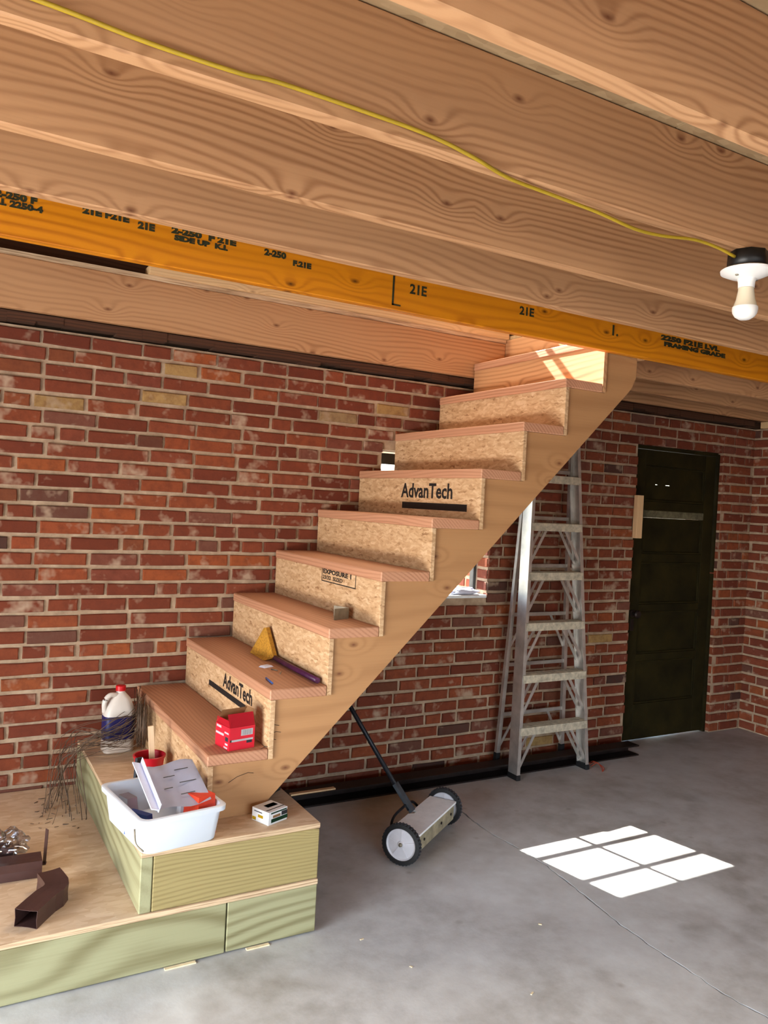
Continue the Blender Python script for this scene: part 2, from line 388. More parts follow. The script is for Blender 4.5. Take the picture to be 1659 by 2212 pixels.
def catmull(pts, n=6):
    P = [Vector(p) for p in pts]; P = [P[0]*2-P[1]]+P+[P[-1]*2-P[-2]]; out = []
    for i in range(1, len(P)-2):
        for k in range(n):
            t = k/n; a, b, c, d = P[i-1:i+3]
            out.append(0.5*((2*b)+(c-a)*t+(2*a-5*b+4*c-d)*t*t+(3*b-a-3*c+d)*t**3))
    out.append(P[-2]); return out
def tube(bm, pts, r, seg=8, smooth=0, flat_=1.0, mat=0, cap=True):
    P = catmull(pts, smooth) if smooth else [Vector(p) for p in pts]
    rs = r if isinstance(r, (list, tuple)) else [r]*len(P)
    rings = []
    for i, p in enumerate(P):
        d = (P[min(i+1, len(P)-1)]-P[max(i-1, 0)]); s, t = frame_of(d)
        rings.append([bm.verts.new(p+s*math.cos(a)*rs[i]*flat_+t*math.sin(a)*rs[i]) for a in [2*math.pi*k/seg for k in range(seg)]])
    for A, B in zip(rings, rings[1:]):
        for k in range(seg):
            f = bm.faces.new((A[k], A[(k+1) % seg], B[(k+1) % seg], B[k])); f.material_index = mat; f.smooth = True
    if cap:
        for rr in (rings[0][::-1], rings[-1]): bm.faces.new(rr).material_index = mat
def lathe(bm, prof, center, axis=Vector((0, 0, 1)), seg=24, mat=0, sx=1.0, sy=1.0):
    """prof: list of (r, h) along axis from center"""
    s, t = frame_of(axis); ax = axis.normalized(); c = Vector(center); rings = []
    for r, h in prof:
        if r < 1e-6: rings.append([bm.verts.new(c+ax*h)])
        else: rings.append([bm.verts.new(c+ax*h+s*math.cos(a)*r*sx+t*math.sin(a)*r*sy) for a in [2*math.pi*k/seg for k in range(seg)]])
    for A, B in zip(rings, rings[1:]):
        for k in range(seg):
            a0, a1 = A[k % len(A)], A[(k+1) % len(A)]; b0, b1 = B[k % len(B)], B[(k+1) % len(B)]
            q = []
            for x in (a0, a1, b1, b0):
                if x not in q: q.append(x)
            if len(q) > 2:
                f = bm.faces.new(q); f.smooth = True; f.material_index = mat
def bar(bm, a, b, w, t, up=Vector((0, 0, 1)), mat=0):
    """rectangular bar a->b, width w across, thickness t along 'up'-ish"""
    a, b = Vector(a), Vector(b); d = (b-a).normalized(); s = d.cross(up).normalized(); u = s.cross(d).normalized()
    m = Matrix(((s.x, u.x, d.x, a.x), (s.y, u.y, d.y, a.y), (s.z, u.z, d.z, a.z), (0, 0, 0, 1)))
    box(bm, (-w/2, -t/2, 0), (w/2, t/2, (b-a).length), 0, mat, m)
def text_mesh(name, body, size, origin, right, up, mat, parent, depth=0.0004, sx=1.0, bold=0.0):
    cu = bpy.data.curves.new(name, 'FONT'); cu.body = body; cu.size = size; cu.extrude = depth; cu.offset = bold
    cu.align_x = 'LEFT'; cu.resolution_u = 2
    to = bpy.data.objects.new(name, cu); COL.objects.link(to)
    dg = bpy.context.evaluated_depsgraph_get(); me = bpy.data.meshes.new_from_object(to.evaluated_get(dg))
    bpy.data.objects.remove(to); bpy.data.curves.remove(cu)
    r, u = Vector(right).normalized(), Vector(up).normalized(); n = r.cross(u)
    bm = bmesh.new(); bm.from_mesh(me); bpy.data.meshes.remove(me)
    m = Matrix(((r.x*sx, u.x, n.x, origin[0]), (r.y*sx, u.y, n.y, origin[1]), (r.z*sx, u.z, n.z, origin[2]), (0, 0, 0, 1)))
    bmesh.ops.transform(bm, matrix=m, verts=bm.verts)
    for f in bm.faces: f.material_index = 0
    return mesh_obj(name, bm, mat, parent)

# ------------------------------------------------------------------ the setting
X0, X1, Y0, TH = -3.1, 4.80, -7.0, 0.30
ZT = 2.17                                    # top of the brickwork
WX0, WX1, WZ0, WZ1 = 1.715, 2.46, 1.0, 1.775  # window opening
DX0, DX1, DZ1 = 3.625, 4.475, 1.962           # door opening

bm = bmesh.new()     # floor: two slabs with an irregular crack between them
ck = [(1.99, 0.28), (1.988, -0.30), (1.985, -0.42), (1.972, -0.54), (1.955, -0.68), (1.947, -0.80), (1.962, -0.96), (1.966, -1.16), (1.95, -1.27), (1.934, -1.39),
      (1.912, -1.53), (1.892, -1.67), (1.886, -1.78), (1.890, -1.94), (1.883, -2.09), (1.902, -2.22), (1.90, -2.6), (1.93, -3.4), (1.9, -5), (1.92, -7.3)]
ck2 = []
for (xa, ya), (xb, yb) in zip(ck, ck[1:]):
    n = max(2, int(abs(ya-yb)/0.025))
    for k in range(n):
        t = k/n; ck2.append((xa+(xb-xa)*t+R.uniform(-0.004, 0.004), ya+(yb-ya)*t))
ck2.append(ck[-1])
L = [(x-R.uniform(0.0015, 0.0055), y) for x, y in ck2]; Rr = [(x+R.uniform(0.0015, 0.0060), y) for x, y in ck2]
prism(bm, L+[(X0-0.3, -7.3), (X0-0.3, 0.28)], 'z', -0.12, 0.0)
prism(bm, Rr+[(X1+0.3, -7.3), (X1+0.3, 0.28)], 'z', -0.12, 0.0)
box(bm, (X0-0.3, -7.3, -0.16), (X1+0.3, 0.28, -0.018-0.105))
floor = mesh_obj('floor', bm, 'concrete', kind='structure')
bx('exterior_ground', (-14, 0.31, -0.25), (16, 22, -0.05), 'ground', bev=0, kind='structure')
bx('exterior_ground', (-14, -22, -0.25), (16, -7.31, -0.05), 'ground', bev=0, kind='structure')

# --- bricks
def brick_verts(w, h, d, proud, rr):
    """brick front facing -Y, centred; outline of 8 points, chamfered face"""
    def ring(ins, y, j):
        a, b = w/2-ins, h/2-ins
        base = [(-a, -b), (0, -b), (a, -b), (a, 0), (a, b), (0, b), (-a, b), (-a, 0)]
        return [(x+rr.uniform(-j, j), y, z+rr.uniform(-j, j)) for x, z in base]
    return [ring(0, d, 0.001), ring(0, -proud+0.004, 0.0018), ring(0.0035, -proud, 0.0016)]
def add_brick(bm, c, w, h, d, proud, rr, mtx=None, mat=0):
    rings = [[bm.verts.new((mtx @ Vector((x+c[0], y+c[1], z+c[2]))) if mtx else (x+c[0], y+c[1], z+c[2])) for x, y, z in r] for r in brick_verts(w, h, d, proud, rr)]
    for A, B in zip(rings, rings[1:]):
        for k in range(8): bm.faces.new((A[k], A[(k+1) % 8], B[(k+1) % 8], B[k])).material_index = mat
    bm.faces.new(rings[-1]).material_index = mat
CH, BH = 0.0677, 0.0508
PROTO = {}
def brick_mesh(w, buff, k):
    wq = round(w/0.01)*0.01; key = (wq, buff, k)
    if key not in PROTO:
        b = bmesh.new(); add_brick(b, (0, 0, 0), wq, BH, 0.04, 0.0045, R); bmesh.ops.recalc_face_normals(b, faces=b.faces)
        me = bpy.data.meshes.new('brick'); b.to_mesh(me); b.free(); me.materials.append(M['brick_buff' if buff else 'brick']); PROTO[key] = me
    return PROTO[key]
def layout(xa, xb, zt, holes, seed, irregular):
    rr = random.Random(seed); out = []; nrow = int(zt/CH)
    for i in range(nrow+1):
        z = (i+0.5)*CH
        if z+BH/2 > zt: break
        hdr = i % 7 == 4
        x = xa-rr.uniform(0, 0.06)-(0.105 if i % 2 else 0)
        while x < xb:
            w = (0.098 if hdr and rr.random() < 0.85 else 0.2)+rr.uniform(-0.012, 0.012)
            if not hdr and rr.random() < irregular(x, z): w = rr.choice([0.095, 0.12, 0.15])
            a, b = x, x+w; x = b+rr.uniform(0.012, 0.021)
            segs = [(max(a, xa), min(b, xb))]
            for hx0, hx1, hz0, hz1 in holes:
                if z+BH/2 > hz0+0.004 and z-BH/2 < hz1-0.004:
                    ns = []
                    for p, q in segs:
                        if q <= hx0 or p >= hx1: ns.append((p, q))
                        else:
                            if p < hx0: ns.append((p, hx0))
                            if q > hx1: ns.append((hx1, q))
                    segs = ns
            for p, q in segs:
                if q-p > 0.03: out.append(((p+q)/2, z, q-p))
    return out
def project(p):
    d = Vector(p)-CAM; zz = d.dot(F_)
    if zz < 0.1: return None
    return 829.5+1723.88*d.dot(R2)/zz, 1106-1723.88*d.dot(U2)/zz, zz
def hidden(u, v):
    # behind the staircase, the platforms or the joists
    if v > 1700-0.12*u and u < 700: return True
    pts = [(300, 1480), (400, 1373), (505, 1277), (602, 1186), (691, 1099), (773, 1015), (858, 930), (930, 861), (1005, 800), (1370, 800), (1370, 830), (1000, 1253), (750, 1533), (600, 1705), (300, 1700)]
    ins = False; j = len(pts)-1
    for i in range(len(pts)):
        (xi, yi), (xj, yj) = pts[i], pts[j]
        if (yi > v) != (yj > v) and u < (xj-xi)*(v-yi)/(yj-yi)+xi: ins = not ins
        j = i
    return ins

def wall_slab(name, boxes, mat='mortar'):
    b = bmesh.new()
    for lo, hi in boxes: box(b, lo, hi)
    return mesh_obj(name, b, mat, kind='structure', loc=(0, 0, 0))
YB = 0.006   # mortar face, bricks stand proud of it
wb = wall_slab('wall_back', [((X0, YB, -0.1), (WX0, TH, ZT)), ((WX1, YB, -0.1), (DX0, TH, ZT)), ((DX1, YB, -0.1), (X1+TH, TH, ZT)),
      ((WX0, YB, -0.1), (WX1, TH, WZ0-0.01)), ((WX0, YB, WZ1+0.01), (WX1, TH, ZT)), ((DX0, YB, DZ1+0.01), (DX1, TH, ZT))])
irr = lambda x, z: 0.10+(0.35 if x > 2.4 else 0)+(0.35 if z > 1.85 else 0)
bricks = layout(X0, X1-0.002, ZT+0.01, [(WX0, WX1, WZ0-0.01, WZ1+0.01), (DX0, DX1, -1, DZ1+0.01)], 3, irr)
cand, rest = [], []
for (x, z, w) in bricks:
    p = project((x, 0, z))
    vis = p and -20 < p[0] < 1680 and 0 < p[1] < 2230 and not hidden(p[0], p[1])
    (cand if vis else rest).append((x, z, w, (w*BH/p[2]**2) if p else 0))
cand.sort(key=lambda t: -t[3]); rest += cand[300:]; cand = cand[:300]
rb = random.Random(11)
for x, z, w, _ in cand:
    buff = rb.random() < (0.16 if z > 1.9 else 0.012)
    o = bpy.data.objects.new('brick', brick_mesh(w, buff, rb.randrange(4))); COL.objects.link(o); o.parent = wb
    o.location = (x, 0.0+rb.uniform(-0.003, 0.002), z+rb.uniform(-0.0018, 0.0018)); o.rotation_euler = (0, rb.uniform(-0.008, 0.008), 0)
b = bmesh.new()
for x, z, w, _ in rest: add_brick(b, (x, rb.uniform(-0.003, 0.002), z+rb.uniform(-0.0018, 0.0018)), w, BH, 0.04, 0.0045, rb)
# brick ends lining the window and door reveals
for hx, sgn, z0, z1 in ((WX1, -1, WZ0, WZ1), (WX0, 1, WZ0, WZ1), (DX0, 1, 0, DZ1), (DX1, -1, 0, DZ1)):
    for i in range(int(z1/CH)+1):
        z = (i+0.5)*CH
        if z-BH/2 < z0-0.02 or z+BH/2 > z1+0.02: continue
        for yc in (0.055, 0.165, 0.262):
            m = Matrix.Translation((hx, 0, 0)) @ Matrix.Rotation(math.radians(90*sgn), 4, 'Z')
            add_brick(b, (sgn*yc, 0, z), 0.095 if yc < 0.25 else 0.07, BH, 0.02, 0.004, rb, m)
mesh_obj('brick', b, 'brick_i', wb, loc=(0, 0, 0), kind='stuff')

# right wall
wr = wall_slab('wall_right', [((X1+YB, Y0, -0.1), (X1+TH, TH, ZT))])
rr2 = random.Random(5)
br = layout(0.0, -Y0, ZT+0.01, [], 9, lambda x, z: 0.3)
restr = bmesh.new(); nr = 0
for (t, z, w) in br:
    y = -t; p = project((X1, y, z))
    vis = p and p[0] < 1690 and p[1] < 2230 and y > -1.2
    if vis and nr < 300:
        nr += 1
        o = bpy.data.objects.new('brick', brick_mesh(w, rr2.random() < 0.05, rr2.randrange(4))); COL.objects.link(o); o.parent = wr
        o.location = (X1+rr2.uniform(-0.002, 0.003), y, z+rr2.uniform(-0.002, 0.002)); o.rotation_euler = (0, 0, math.radians(-90))
    else:
        add_brick(restr, (0, 0, z), w, BH, 0.04, 0.0045, rr2, Matrix.Translation((X1, y, 0)) @ Matrix.Rotation(math.radians(-90), 4, 'Z'))
mesh_obj('brick', restr, 'brick_i', wr, loc=(0, 0, 0), kind='stuff')

# left and front walls (outside the frame) with openings put in for the light
wall_slab('wall_left', [((X0-TH, Y0-TH, -0.1), (X0, -4.4, 2.6)), ((X0-TH, -1.4, -0.1), (X0, TH, 2.6)), ((X0-TH, -4.4, 2.1), (X0, -1.4, 2.6))], 'brickwall')
wall_slab('wall_front', [((X0, Y0-TH, -0.1), (-1.3, Y0, 2.6)), ((2.5, Y0-TH, -0.1), (X1+TH, Y0, 2.6)), ((-1.3, Y0-TH, 2.05), (2.5, Y0, 2.6))], 'brickwall')

# old wood plate along the top of the brickwork
b = bmesh.new()
xs = [X0+0.01+i*0.11 for i in range(int((X1-X0)/0.11)+3)]
for xa, xb in zip(xs, xs[1:]):
    box(b, (xa, (-0.040-R.uniform(0, 0.006)) if xb < X1-0.03 else (0.0 if xb > X1 else -0.03), 2.172+R.uniform(0, 0.018)), (xb, TH, 2.218))
mesh_obj('trim_1', b, 'oldwood_x', kind='structure')
b = bmesh.new(); box(b, (X1-0.03, -6.9, 2.1705), (X1+TH, -0.06, 2.2155), 0.0); mesh_obj('trim_2', b, 'fir_pale_x', kind='structure')

b = bmesh.new(); box(b, (X1, -6.99, ZT+0.046), (X1+TH, -0.001, 2.479)); box(b, (X1+0.001, -0.001, ZT+0.05), (X1+TH, TH, 2.479)); mesh_obj('trim_3', b, 'oldwood_x', kind='structure')
# window_1
w1 = empty('window_1', (2.087, 0.12, WZ0), kind='structure')
fy0, fy1 = 0.115, 0.155
def wbar(lo, hi, name='window_frame'): bx(name, lo, hi, 'frame_dark', w1, 0.002)
wbar((WX0, fy0, WZ0-0.005), (WX0+0.03, fy1, WZ1)); wbar((WX1-0.02, fy0, WZ0-0.005), (WX1, fy1, WZ1))
wbar((WX0+0.03, fy0, WZ0-0.005), (WX1-0.02, fy1, WZ0+0.030)); wbar((WX0+0.03, fy0, WZ1-0.06), (WX1-0.02, fy1, WZ1))
zs = [WZ0+0.030, 1.235, 1.472, WZ1-0.06]; xsw = [WX0+0.03, 2.087, WX1-0.02]
wbar((2.087-0.011, fy0+0.004, zs[0]), (2.087+0.011, fy1-0.004, zs[3]), 'muntin')
for zz in zs[1:3]:
    for xa, xb in ((xsw[0], 2.076), (2.098, xsw[2])): wbar((xa, fy0+0.005, zz-0.009), (xb, fy1-0.005, zz+0.009), 'muntin')
for xa, xb in ((xsw[0], 2.076), (2.098, xsw[2])):
    for za, zb in zip(zs, zs[1:]): bx('pane', (xa+0.0005, 0.133, za+0.0095), (xb-0.0005, 0.136, zb-0.0095), 'glass', w1, 0)
b = bmesh.new(); box(b, (WX0, 0.0, WZ0-0.018), (WX1, 0.114, WZ0-0.002), 0.003); mesh_obj('window_sill', b, 'white_paint', w1)

# door_1
d1 = empty('door_1', (4.045, 0.05, 0.0), kind='structure')
dy0, dy1 = 0.045, 0.085; LX0, LX1 = 3.652, 4.448
rails = [(0.009, 0.246), (0.533, 0.581), (0.866, 0.914), (1.197, 1.253), (1.494, 1.604), (1.843, 1.945)]
bx('stile', (LX0, dy0, 0.009), (3.755, dy1, 1.945), 'dooro', d1); bx('stile', (4.345, dy0, 0.009), (LX1, dy1, 1.945), 'dooro', d1)
for i, (za, zb) in enumerate(rails):
    if i == 4:
        bx('rail', (3.755, dy0, za+0.0503), (4.345, dy1, zb), 'dooro', d1)
        tag(bx('rail', (3.755, dy0-0.004, za), (4.345, dy1, za+0.050), 'door_pale', d1, 0.004), 'pale scuffed lower half of the rail under the top panel')
    else: bx('rail', (3.755, dy0, za), (4.345, dy1, zb), 'dooro', d1)
for (a, b_), (c, d_) in zip(rails, rails[1:]):
    if abs(d_-1.945) < 1e-6:      # top panel is split by a crack that lets daylight in
        b = bmesh.new(); yy = (dy0+0.014, dy1-0.014); zc = 1.716
        box(b, (3.756, yy[0], b_+0.0003), (4.344, yy[1], zc)); box(b, (3.756, yy[0], zc+0.0032), (4.344, yy[1], c-0.0003))
        for xa, xb in ((3.757, 3.865), (3.895, 3.965), (4.015, 4.343)): box(b, (xa, yy[0], zc), (xb, yy[1], zc+0.0032))
        mesh_obj('panel', b, 'dooro', d1)
    else: bx('panel', (3.756, dy0+0.014, b_+0.0003), (4.344, dy1-0.014, c-0.0003), 'dooro', d1, 0.001)
    b = bmesh.new()               # moulding round the panel
    for lo, hi in (((3.757, dy0+0.004, b_+0.001), (4.343, dy0+0.014, b_+0.013)), ((3.757, dy0+0.004, c-0.013), (4.343, dy0+0.014, c-0.001)),
                   ((3.757, dy0+0.004, b_+0.013), (3.769, dy0+0.014, c-0.013)), ((4.331, dy0+0.004, b_+0.013), (4.343, dy0+0.014, c-0.013))): box(b, lo, hi, 0.002)
    mesh_obj('moulding', b, 'dooro', d1)
b = bmesh.new()
for lo, hi in (((DX0+0.004, 0.03, 0.0), (3.649, 0.12, DZ1)), ((4.4505, 0.03, 0.0), (DX1-0.004, 0.12, 1.12)), ((4.4535, 0.03, 1.13), (DX1-0.004, 0.12, DZ1)), ((3.649, 0.03, 1.949), (4.4505, 0.12, DZ1+0.008))): box(b, lo, hi, 0.001)
mesh_obj('door_frame', b, 'dooro', d1)
bx('gap_light_blocker', (3.652, 0.10, -0.001), (3.95, 0.125, 0.012), 'dooro', d1, 0.001)  # added strip behind the door, blocks daylight under its left part
b = bmesh.new(); lathe(b, [(0.0, -0.002), (0.026, -0.002), (0.026, 0.004), (0.010, 0.008), (0.010, 0.03), (0.024, 0.036), (0.027, 0.048), (0.02, 0.058), (0, 0.06)], (3.70, dy0, 0.855), Vector((0, -1, 0)), 16)
kn = mesh_obj('knob', b, 'black_steel', d1, smooth=True)
bx('lock_plate', (3.685, dy0-0.003, 0.74), (3.715, dy0, 0.82), 'black_steel', d1, 0.001)

# ------------------------------------------------------------------ joists and subfloor
HB, JD = 2.22, 0.235
jl = [('E', -1.085, X0, X1, None), ('D', -1.508, X0, X1, None), ('C', -1.882, X0, X1, None), ('B', -2.293, X0, X1, None), ('A', -2.690, X0, X1, None),
      ('Z', -3.09, X0, X1, None), ('Y', -3.50, X0, X1, None), ('X', -3.90, X0, X1, None), ('W', -4.4, X0, X1, None), ('V', -5.0, X0, X1, None), ('U', -5.6, X0, X1, None), ('T', -6.2, X0, X1, None)]
lab = {'D': 'fir ceiling joist just in front of the orange beam', 'C': 'fir ceiling joist second in front of the orange beam',
       'B': 'fir ceiling joist carrying the yellow cable and the bare bulb', 'A': 'nearest fir ceiling joist across the top right corner of the photo',
       'Z': 'fir ceiling joist above the camera, nearer than the one at the top right corner'}
JO = {}
for k, yf, xa, xb, _ in jl:
    if k in 'YXWVUT':
        o = bx('ceiling_joist', (xa, yf-0.038, HB), (xb, yf, HB+JD), 'fir_x', None, 0.003)
        tag(o, 'fir ceiling joist out of view behind the camera', 'joist', 'joists behind the camera'); continue
    o = bx('engineered_beam' if k == 'E' else 'ceiling_joist', (xa, yf-0.038, HB), (xb, yf, HB+JD), 'yellow' if k == 'E' else 'fir_x', None, 0.003)
    tag(o, lab.get(k, 'orange-yellow engineered beam with dark grade stamps along the stair opening'), 'beam' if k == 'E' else 'joist', None if k == 'E' else 'fir ceiling joists')
    JO[k] = o
JO['F'] = tag(bx('ceiling_joist', (X0, -0.088, HB), (2.43, -0.050, HB+0.214), 'fir_x', None, 0.003), 'fir joist against the left brick wall above the stairs', 'joist', 'fir ceiling joists')
tag(bx('ceiling_joist', (2.472, -0.749, HB), (X1, -0.711, HB+JD), 'fir_x', None, 0.003), 'short fir joist right of the stairs, first behind the orange beam', 'joist', 'short joists right of the stair opening')
tag(bx('ceiling_joist', (2.472, -0.400, HB), (X1, -0.362, HB+JD), 'fir_x', None, 0.003), 'short fir joist right of the stairs, second behind the orange beam', 'joist', 'short joists right of the stair opening')
tag(bx('ceiling_joist', (2.472, -0.100, HB), (X1, -0.062, HB+JD), 'fir_x', None, 0.003), 'short fir joist right of the stairs, over the top of the door wall', 'joist', 'short joists right of the stair opening')
tag(bx('stair_header', (2.432, -1.084, HB), (2.470, -0.062, HB+JD), 'fir_y', None, 0.003), 'fir header board closing the stair opening behind the top step', 'beam')
tag(bx('plate_board', (0.43, -0.125, HB+0.2335), (2.425, -0.045, HB+0.2715), 'fir_pale_x', None, 0.002), 'pale plate board lying on the subfloor edge beside the stair opening', 'board')
# beam lettering
E = JO['E']; yE = -1.1235
def ets(s, x, z, size, sx=1.0, bold=0.001): text_mesh('stamped_lettering', s, size, (x, yE, z), (1, 0, 0), (0, 0, 1), 'ink_green', E, 0.0004, sx, bold)
ets('21E', 1.165, 2.293, 0.050, 1.0, 0.0015); ets('21E', 1.69, 2.300, 0.046, 1.1, 0.0015)
b = bmesh.new(); box(b, (1.090, yE-0.0006, 2.236), (1.098, yE, 2.345)); box(b, (1.090, yE-0.0006, 2.236), (1.128, yE, 2.242)); mesh_obj('carpenter_mark', b, 'ink_green', E)
ets('1.', 2.20, 2.292, 0.062, 1.1, 0.0018)
ets('2250 F21E LVL', 2.52, 2.318, 0.030, 2.2, 0.0022); ets('FRAMING GRADE', 2.54, 2.292, 0.026, 2.1, 0.002)
ets('2-250  F 21E', 0.27, 2.330, 0.026, 1.6, 0.0018); ets('SIDE UP  K.I.', 0.28, 2.309, 0.022, 1.5, 0.0016)
ets('2-250', 0.585, 2.322, 0.028, 1.2, 0.0018); ets('F.21E', 0.69, 2.306, 0.024, 1.3, 0.0018)
ets('2-250 F', -0.24, 2.328, 0.026, 1.4, 0.0018); ets('K.I. 2250-4', -0.25, 2.306, 0.024, 1.3, 0.0016); ets('21E F21E', 0.0, 2.332, 0.026, 1.4, 0.0018); ets('21E', 0.165, 2.322, 0.028, 1.2, 0.002)

ceil = empty('ceiling', (0.8, -3.5, HB+JD), kind='structure')
zc0, zc1 = HB+JD+0.0015, HB+JD+0.0195
panels = []
y = -1.088
yb = [-7.0, -5.86, -4.64, -3.42, -2.2, -1.088]
for j in range(5):
    off = 0.6 if j % 2 else 0.0
    x = X0-off
    while x < X1:
        xa, xb = max(x, X0), min(x+2.44, X1)
        if xb-xa > 0.05: bx('panel', (xa+0.002, yb[j]+0.002, zc0), (xb-0.002, yb[j+1]-0.002, zc1), 'deck', ceil, 0)
        x += 2.44
bx('panel', (2.434, -1.085, zc0), (X1, -0.01, zc1), 'deck', ceil, 0)
bx('panel', (X0, -0.100, HB+0.2145), (2.425, -0.01, HB+0.2325), 'ply_edge', ceil, 0)
bx('panel', (X0, -1.085, zc0), (-0.9, -0.13, zc1), 'deck', ceil, 0)

# upper storey seen through the stair opening (shell)
UW = (1.93, 2.75, 2.90, 4.1)   # upstairs window opening x0,x1,z0,z1
b = bmesh.new()
for lo, hi in (((X0, 0.0, 2.48), (UW[0], TH, 5.0)), ((UW[1], 0.0, 2.48), (X1, TH, 5.0)), ((UW[0], 0.0, 2.48), (UW[1], TH, UW[2])), ((UW[0], 0.0, UW[3]), (UW[1], TH, 5.0)), ((X0, 0.0, 2.22), (X1, TH, 2.48))): box(b, lo, hi)
mesh_obj('wall_upper', b, 'oldwood_x', kind='structure')
b = bmesh.new(); box(b, (X0, Y0, 5.0), (X1, TH, 5.1)); mesh_obj('ceiling_upper', b, 'plaster', kind='structure')
b = bmesh.new(); box(b, (X0-0.05, Y0, 2.6), (X0, TH, 5.0)); box(b, (X1, Y0, 2.48), (X1+0.05, TH, 5.0)); box(b, (X0, Y0-0.05, 2.6), (X1, Y0, 5.0)); mesh_obj('wall_upper_side', b, 'plaster', kind='structure')
w2 = empty('window_2', (2.1, 0.12, UW[2]), kind='structure')
for zz in (UW[2]+0.23, UW[2]+0.62): bx('muntin', (UW[0], 0.125, zz-0.015), (UW[1], 0.15, zz+0.015), 'frame_dark', w2)

# ------------------------------------------------------------------ platforms
H1, H2 = 0.1886, 0.384
PX0, PX1, PY = -1.75, 0.8515, -1.234
lp = empty('lower_platform', ((PX0+PX1)/2, -0.62, 0), 'low wide platform of greenish treated boards with a sheathing top, on the floor', 'platform')
bx('front_board', (0.5305, PY, 0.006), (PX1, PY+0.038, H1-0.0185), 'treated_x', lp, 0.003)
bx('front_board', (PX0, PY, 0.005), (0.5265, PY+0.038, H1-0.0185), 'treated_x', lp, 0.003)
bx('side_board', (PX1-0.038, PY+0.040, 0.005), (PX1, -0.012, H1-0.0185), 'treated_y', lp, 0.003)
bx('back_board', (PX0, -0.052, 0.005), (PX1-0.040, -0.014, H1-0.0185), 'treated_x', lp, 0.003)
for xx in (-1.2, -0.6, 0.0): bx('cross_board', (xx, PY+0.040, 0.005), (xx+0.038, -0.054, H1-0.0185), 'treated_y', lp, 0.003)
def top_panel(name, lo, hi, parent, m='ply_top'):
    b = bmesh.new(); box(b, lo, hi, 0.0015)
    for f in b.faces:
        if abs(f.calc_center_median().z-hi[2]) > 1e-4 and abs(f.calc_center_median().z-lo[2]) > 1e-4: f.material_index = 1
    return mesh_obj(name, b, [m, 'ply_edge'], parent)
top_panel('deck_panel', (PX0, PY-0.002, H1-0.018), (PX1+0.001, -0.010, H1), lp)
up = empty('upper_platform', (0.547, -0.62, H1), 'smaller platform of tan treated boards on top of the low one, carrying the stairs', 'platform')
UX0 = 0.2423
bx('front_board', (UX0+0.040, PY+0.002, H1+0.001), (PX1, PY+0.040, H2-0.0185), 'treated_tan_x', up, 0.003)
bx('side_board', (UX0, PY+0.002, H1+0.001), (UX0+0.038, -0.012, H2-0.0185), 'treated_y', up, 0.003)
bx('side_board', (PX1-0.038, PY+0.042, H1+0.001), (PX1, -0.012, H2-0.0185), 'treated_y', up, 0.003)
top_panel('deck_panel', (UX0, PY, H2-0.018), (PX1+0.001, -0.010, H2), up)

# ------------------------------------------------------------------ staircase
NX0, RUN, Z0, RISE, YR = 0.4881, 0.2157, 0.6099, 0.2103, -1.0799
jx = [0.0, 0.001, 0.004, -0.004, -0.003, 0.008, -0.003, 0.001, 0.0]
NX = [NX0+RUN*k+jx[k] for k in range(9)]; TZ = [Z0+RISE*k for k in range(9)]
st = empty('staircase', (1.4, -0.55, H2), 'open-sided wooden staircase of fir treads and strand board risers rising to the right', 'staircase')
for k in range(9):
    yl = -0.016 if k < 7 else -0.095
    nx = NX[k+1]+0.003 if k < 8 else 2.430
    bx('tread', (NX[k], YR, TZ[k]-0.038), (nx, yl, TZ[k]), 'fir_pink_y', st, 0.0035)
RS = []
for k in range(10):
    yl = -0.018 if k < 7 else -0.097
    if k == 9: break
    zb = H2+0.0005 if k == 0 else TZ[k-1]-0.037
    xf = NX[k]+0.004
    RS.append(bx('riser', (xf, YR+0.001, zb), (xf+0.018, yl, TZ[k]-0.0385), 'osb' if k < 8 else 'fir_y', st, 0.0008))
def soff(x): return 0.70+(x-1.0)*0.985
pts = [(NX[0]+0.0225, H2+0.0005)]
for k in range(9):
    pts.append((NX[k]+0.0225, TZ[k]-0.039)); pts.append(((NX[k+1]+0.0225) if k < 8 else 2.412, TZ[k]-0.039))
pts = pts[:-1]+[(2.430, TZ[8]-0.039), (2.430, 2.135), (2.405, soff(2.405)-0.002)]
pts += [(0.68, soff(0.68)), (0.665, H2+0.0005)]
for ya in (YR+0.010, -0.62, -0.075 if False else -0.136):
    b = bmesh.new(); prism(b, pts, 'y', ya, ya+0.038)
    mesh_obj('stringer', b, 'stringer', st)
# printing on the risers (facing down the stairs, -x)
def rtext(s, k, y, z, size, sx=1.0, bold=0.0): text_mesh('printed_lettering', s, size, (NX[k]+0.0035, y, z), (0, -1, 0), (0, 0, 1), 'ink', RS[k], 0.0003, sx, bold)
rtext('AdvanTech', 5, -0.450, 1.535, 0.092, 1.02, 0.0022)
b = bmesh.new(); box(b, (NX[5]+0.0028, -0.985, 1.482), (NX[5]+0.0040, -0.462, 1.512)); pb = mesh_obj('printed_bar', b, 'ink', RS[5])
rtext('AdvanTech', 1, -0.56, 0.718, 0.078, 0.95, 0.0022)
b = bmesh.new(); box(b, (NX[1]+0.0028, -0.90, 0.682), (NX[1]+0.0040, -0.375, 0.704)); mesh_obj('printed_bar', b, 'ink', RS[1])
b = bmesh.new()
for y0_, y1_, z0_, z1_ in ((-0.87, -0.55, 1.205, 1.209), (-0.87, -0.866, 1.15, 1.209), (-0.554, -0.55, 1.15, 1.209), (-0.87, -0.55, 1.148, 1.152)): box(b, (NX[3]+0.003, y0_, z0_), (NX[3]+0.004, y1_, z1_))
mesh_obj('printed_frame', b, 'ink', RS[3])
rtext('EXPOSURE 1', 3, -0.56, 1.184, 0.026, 1.9, 0.001); rtext('23/32  SIZED', 3, -0.56, 1.160, 0.022, 1.6, 0.0006); 
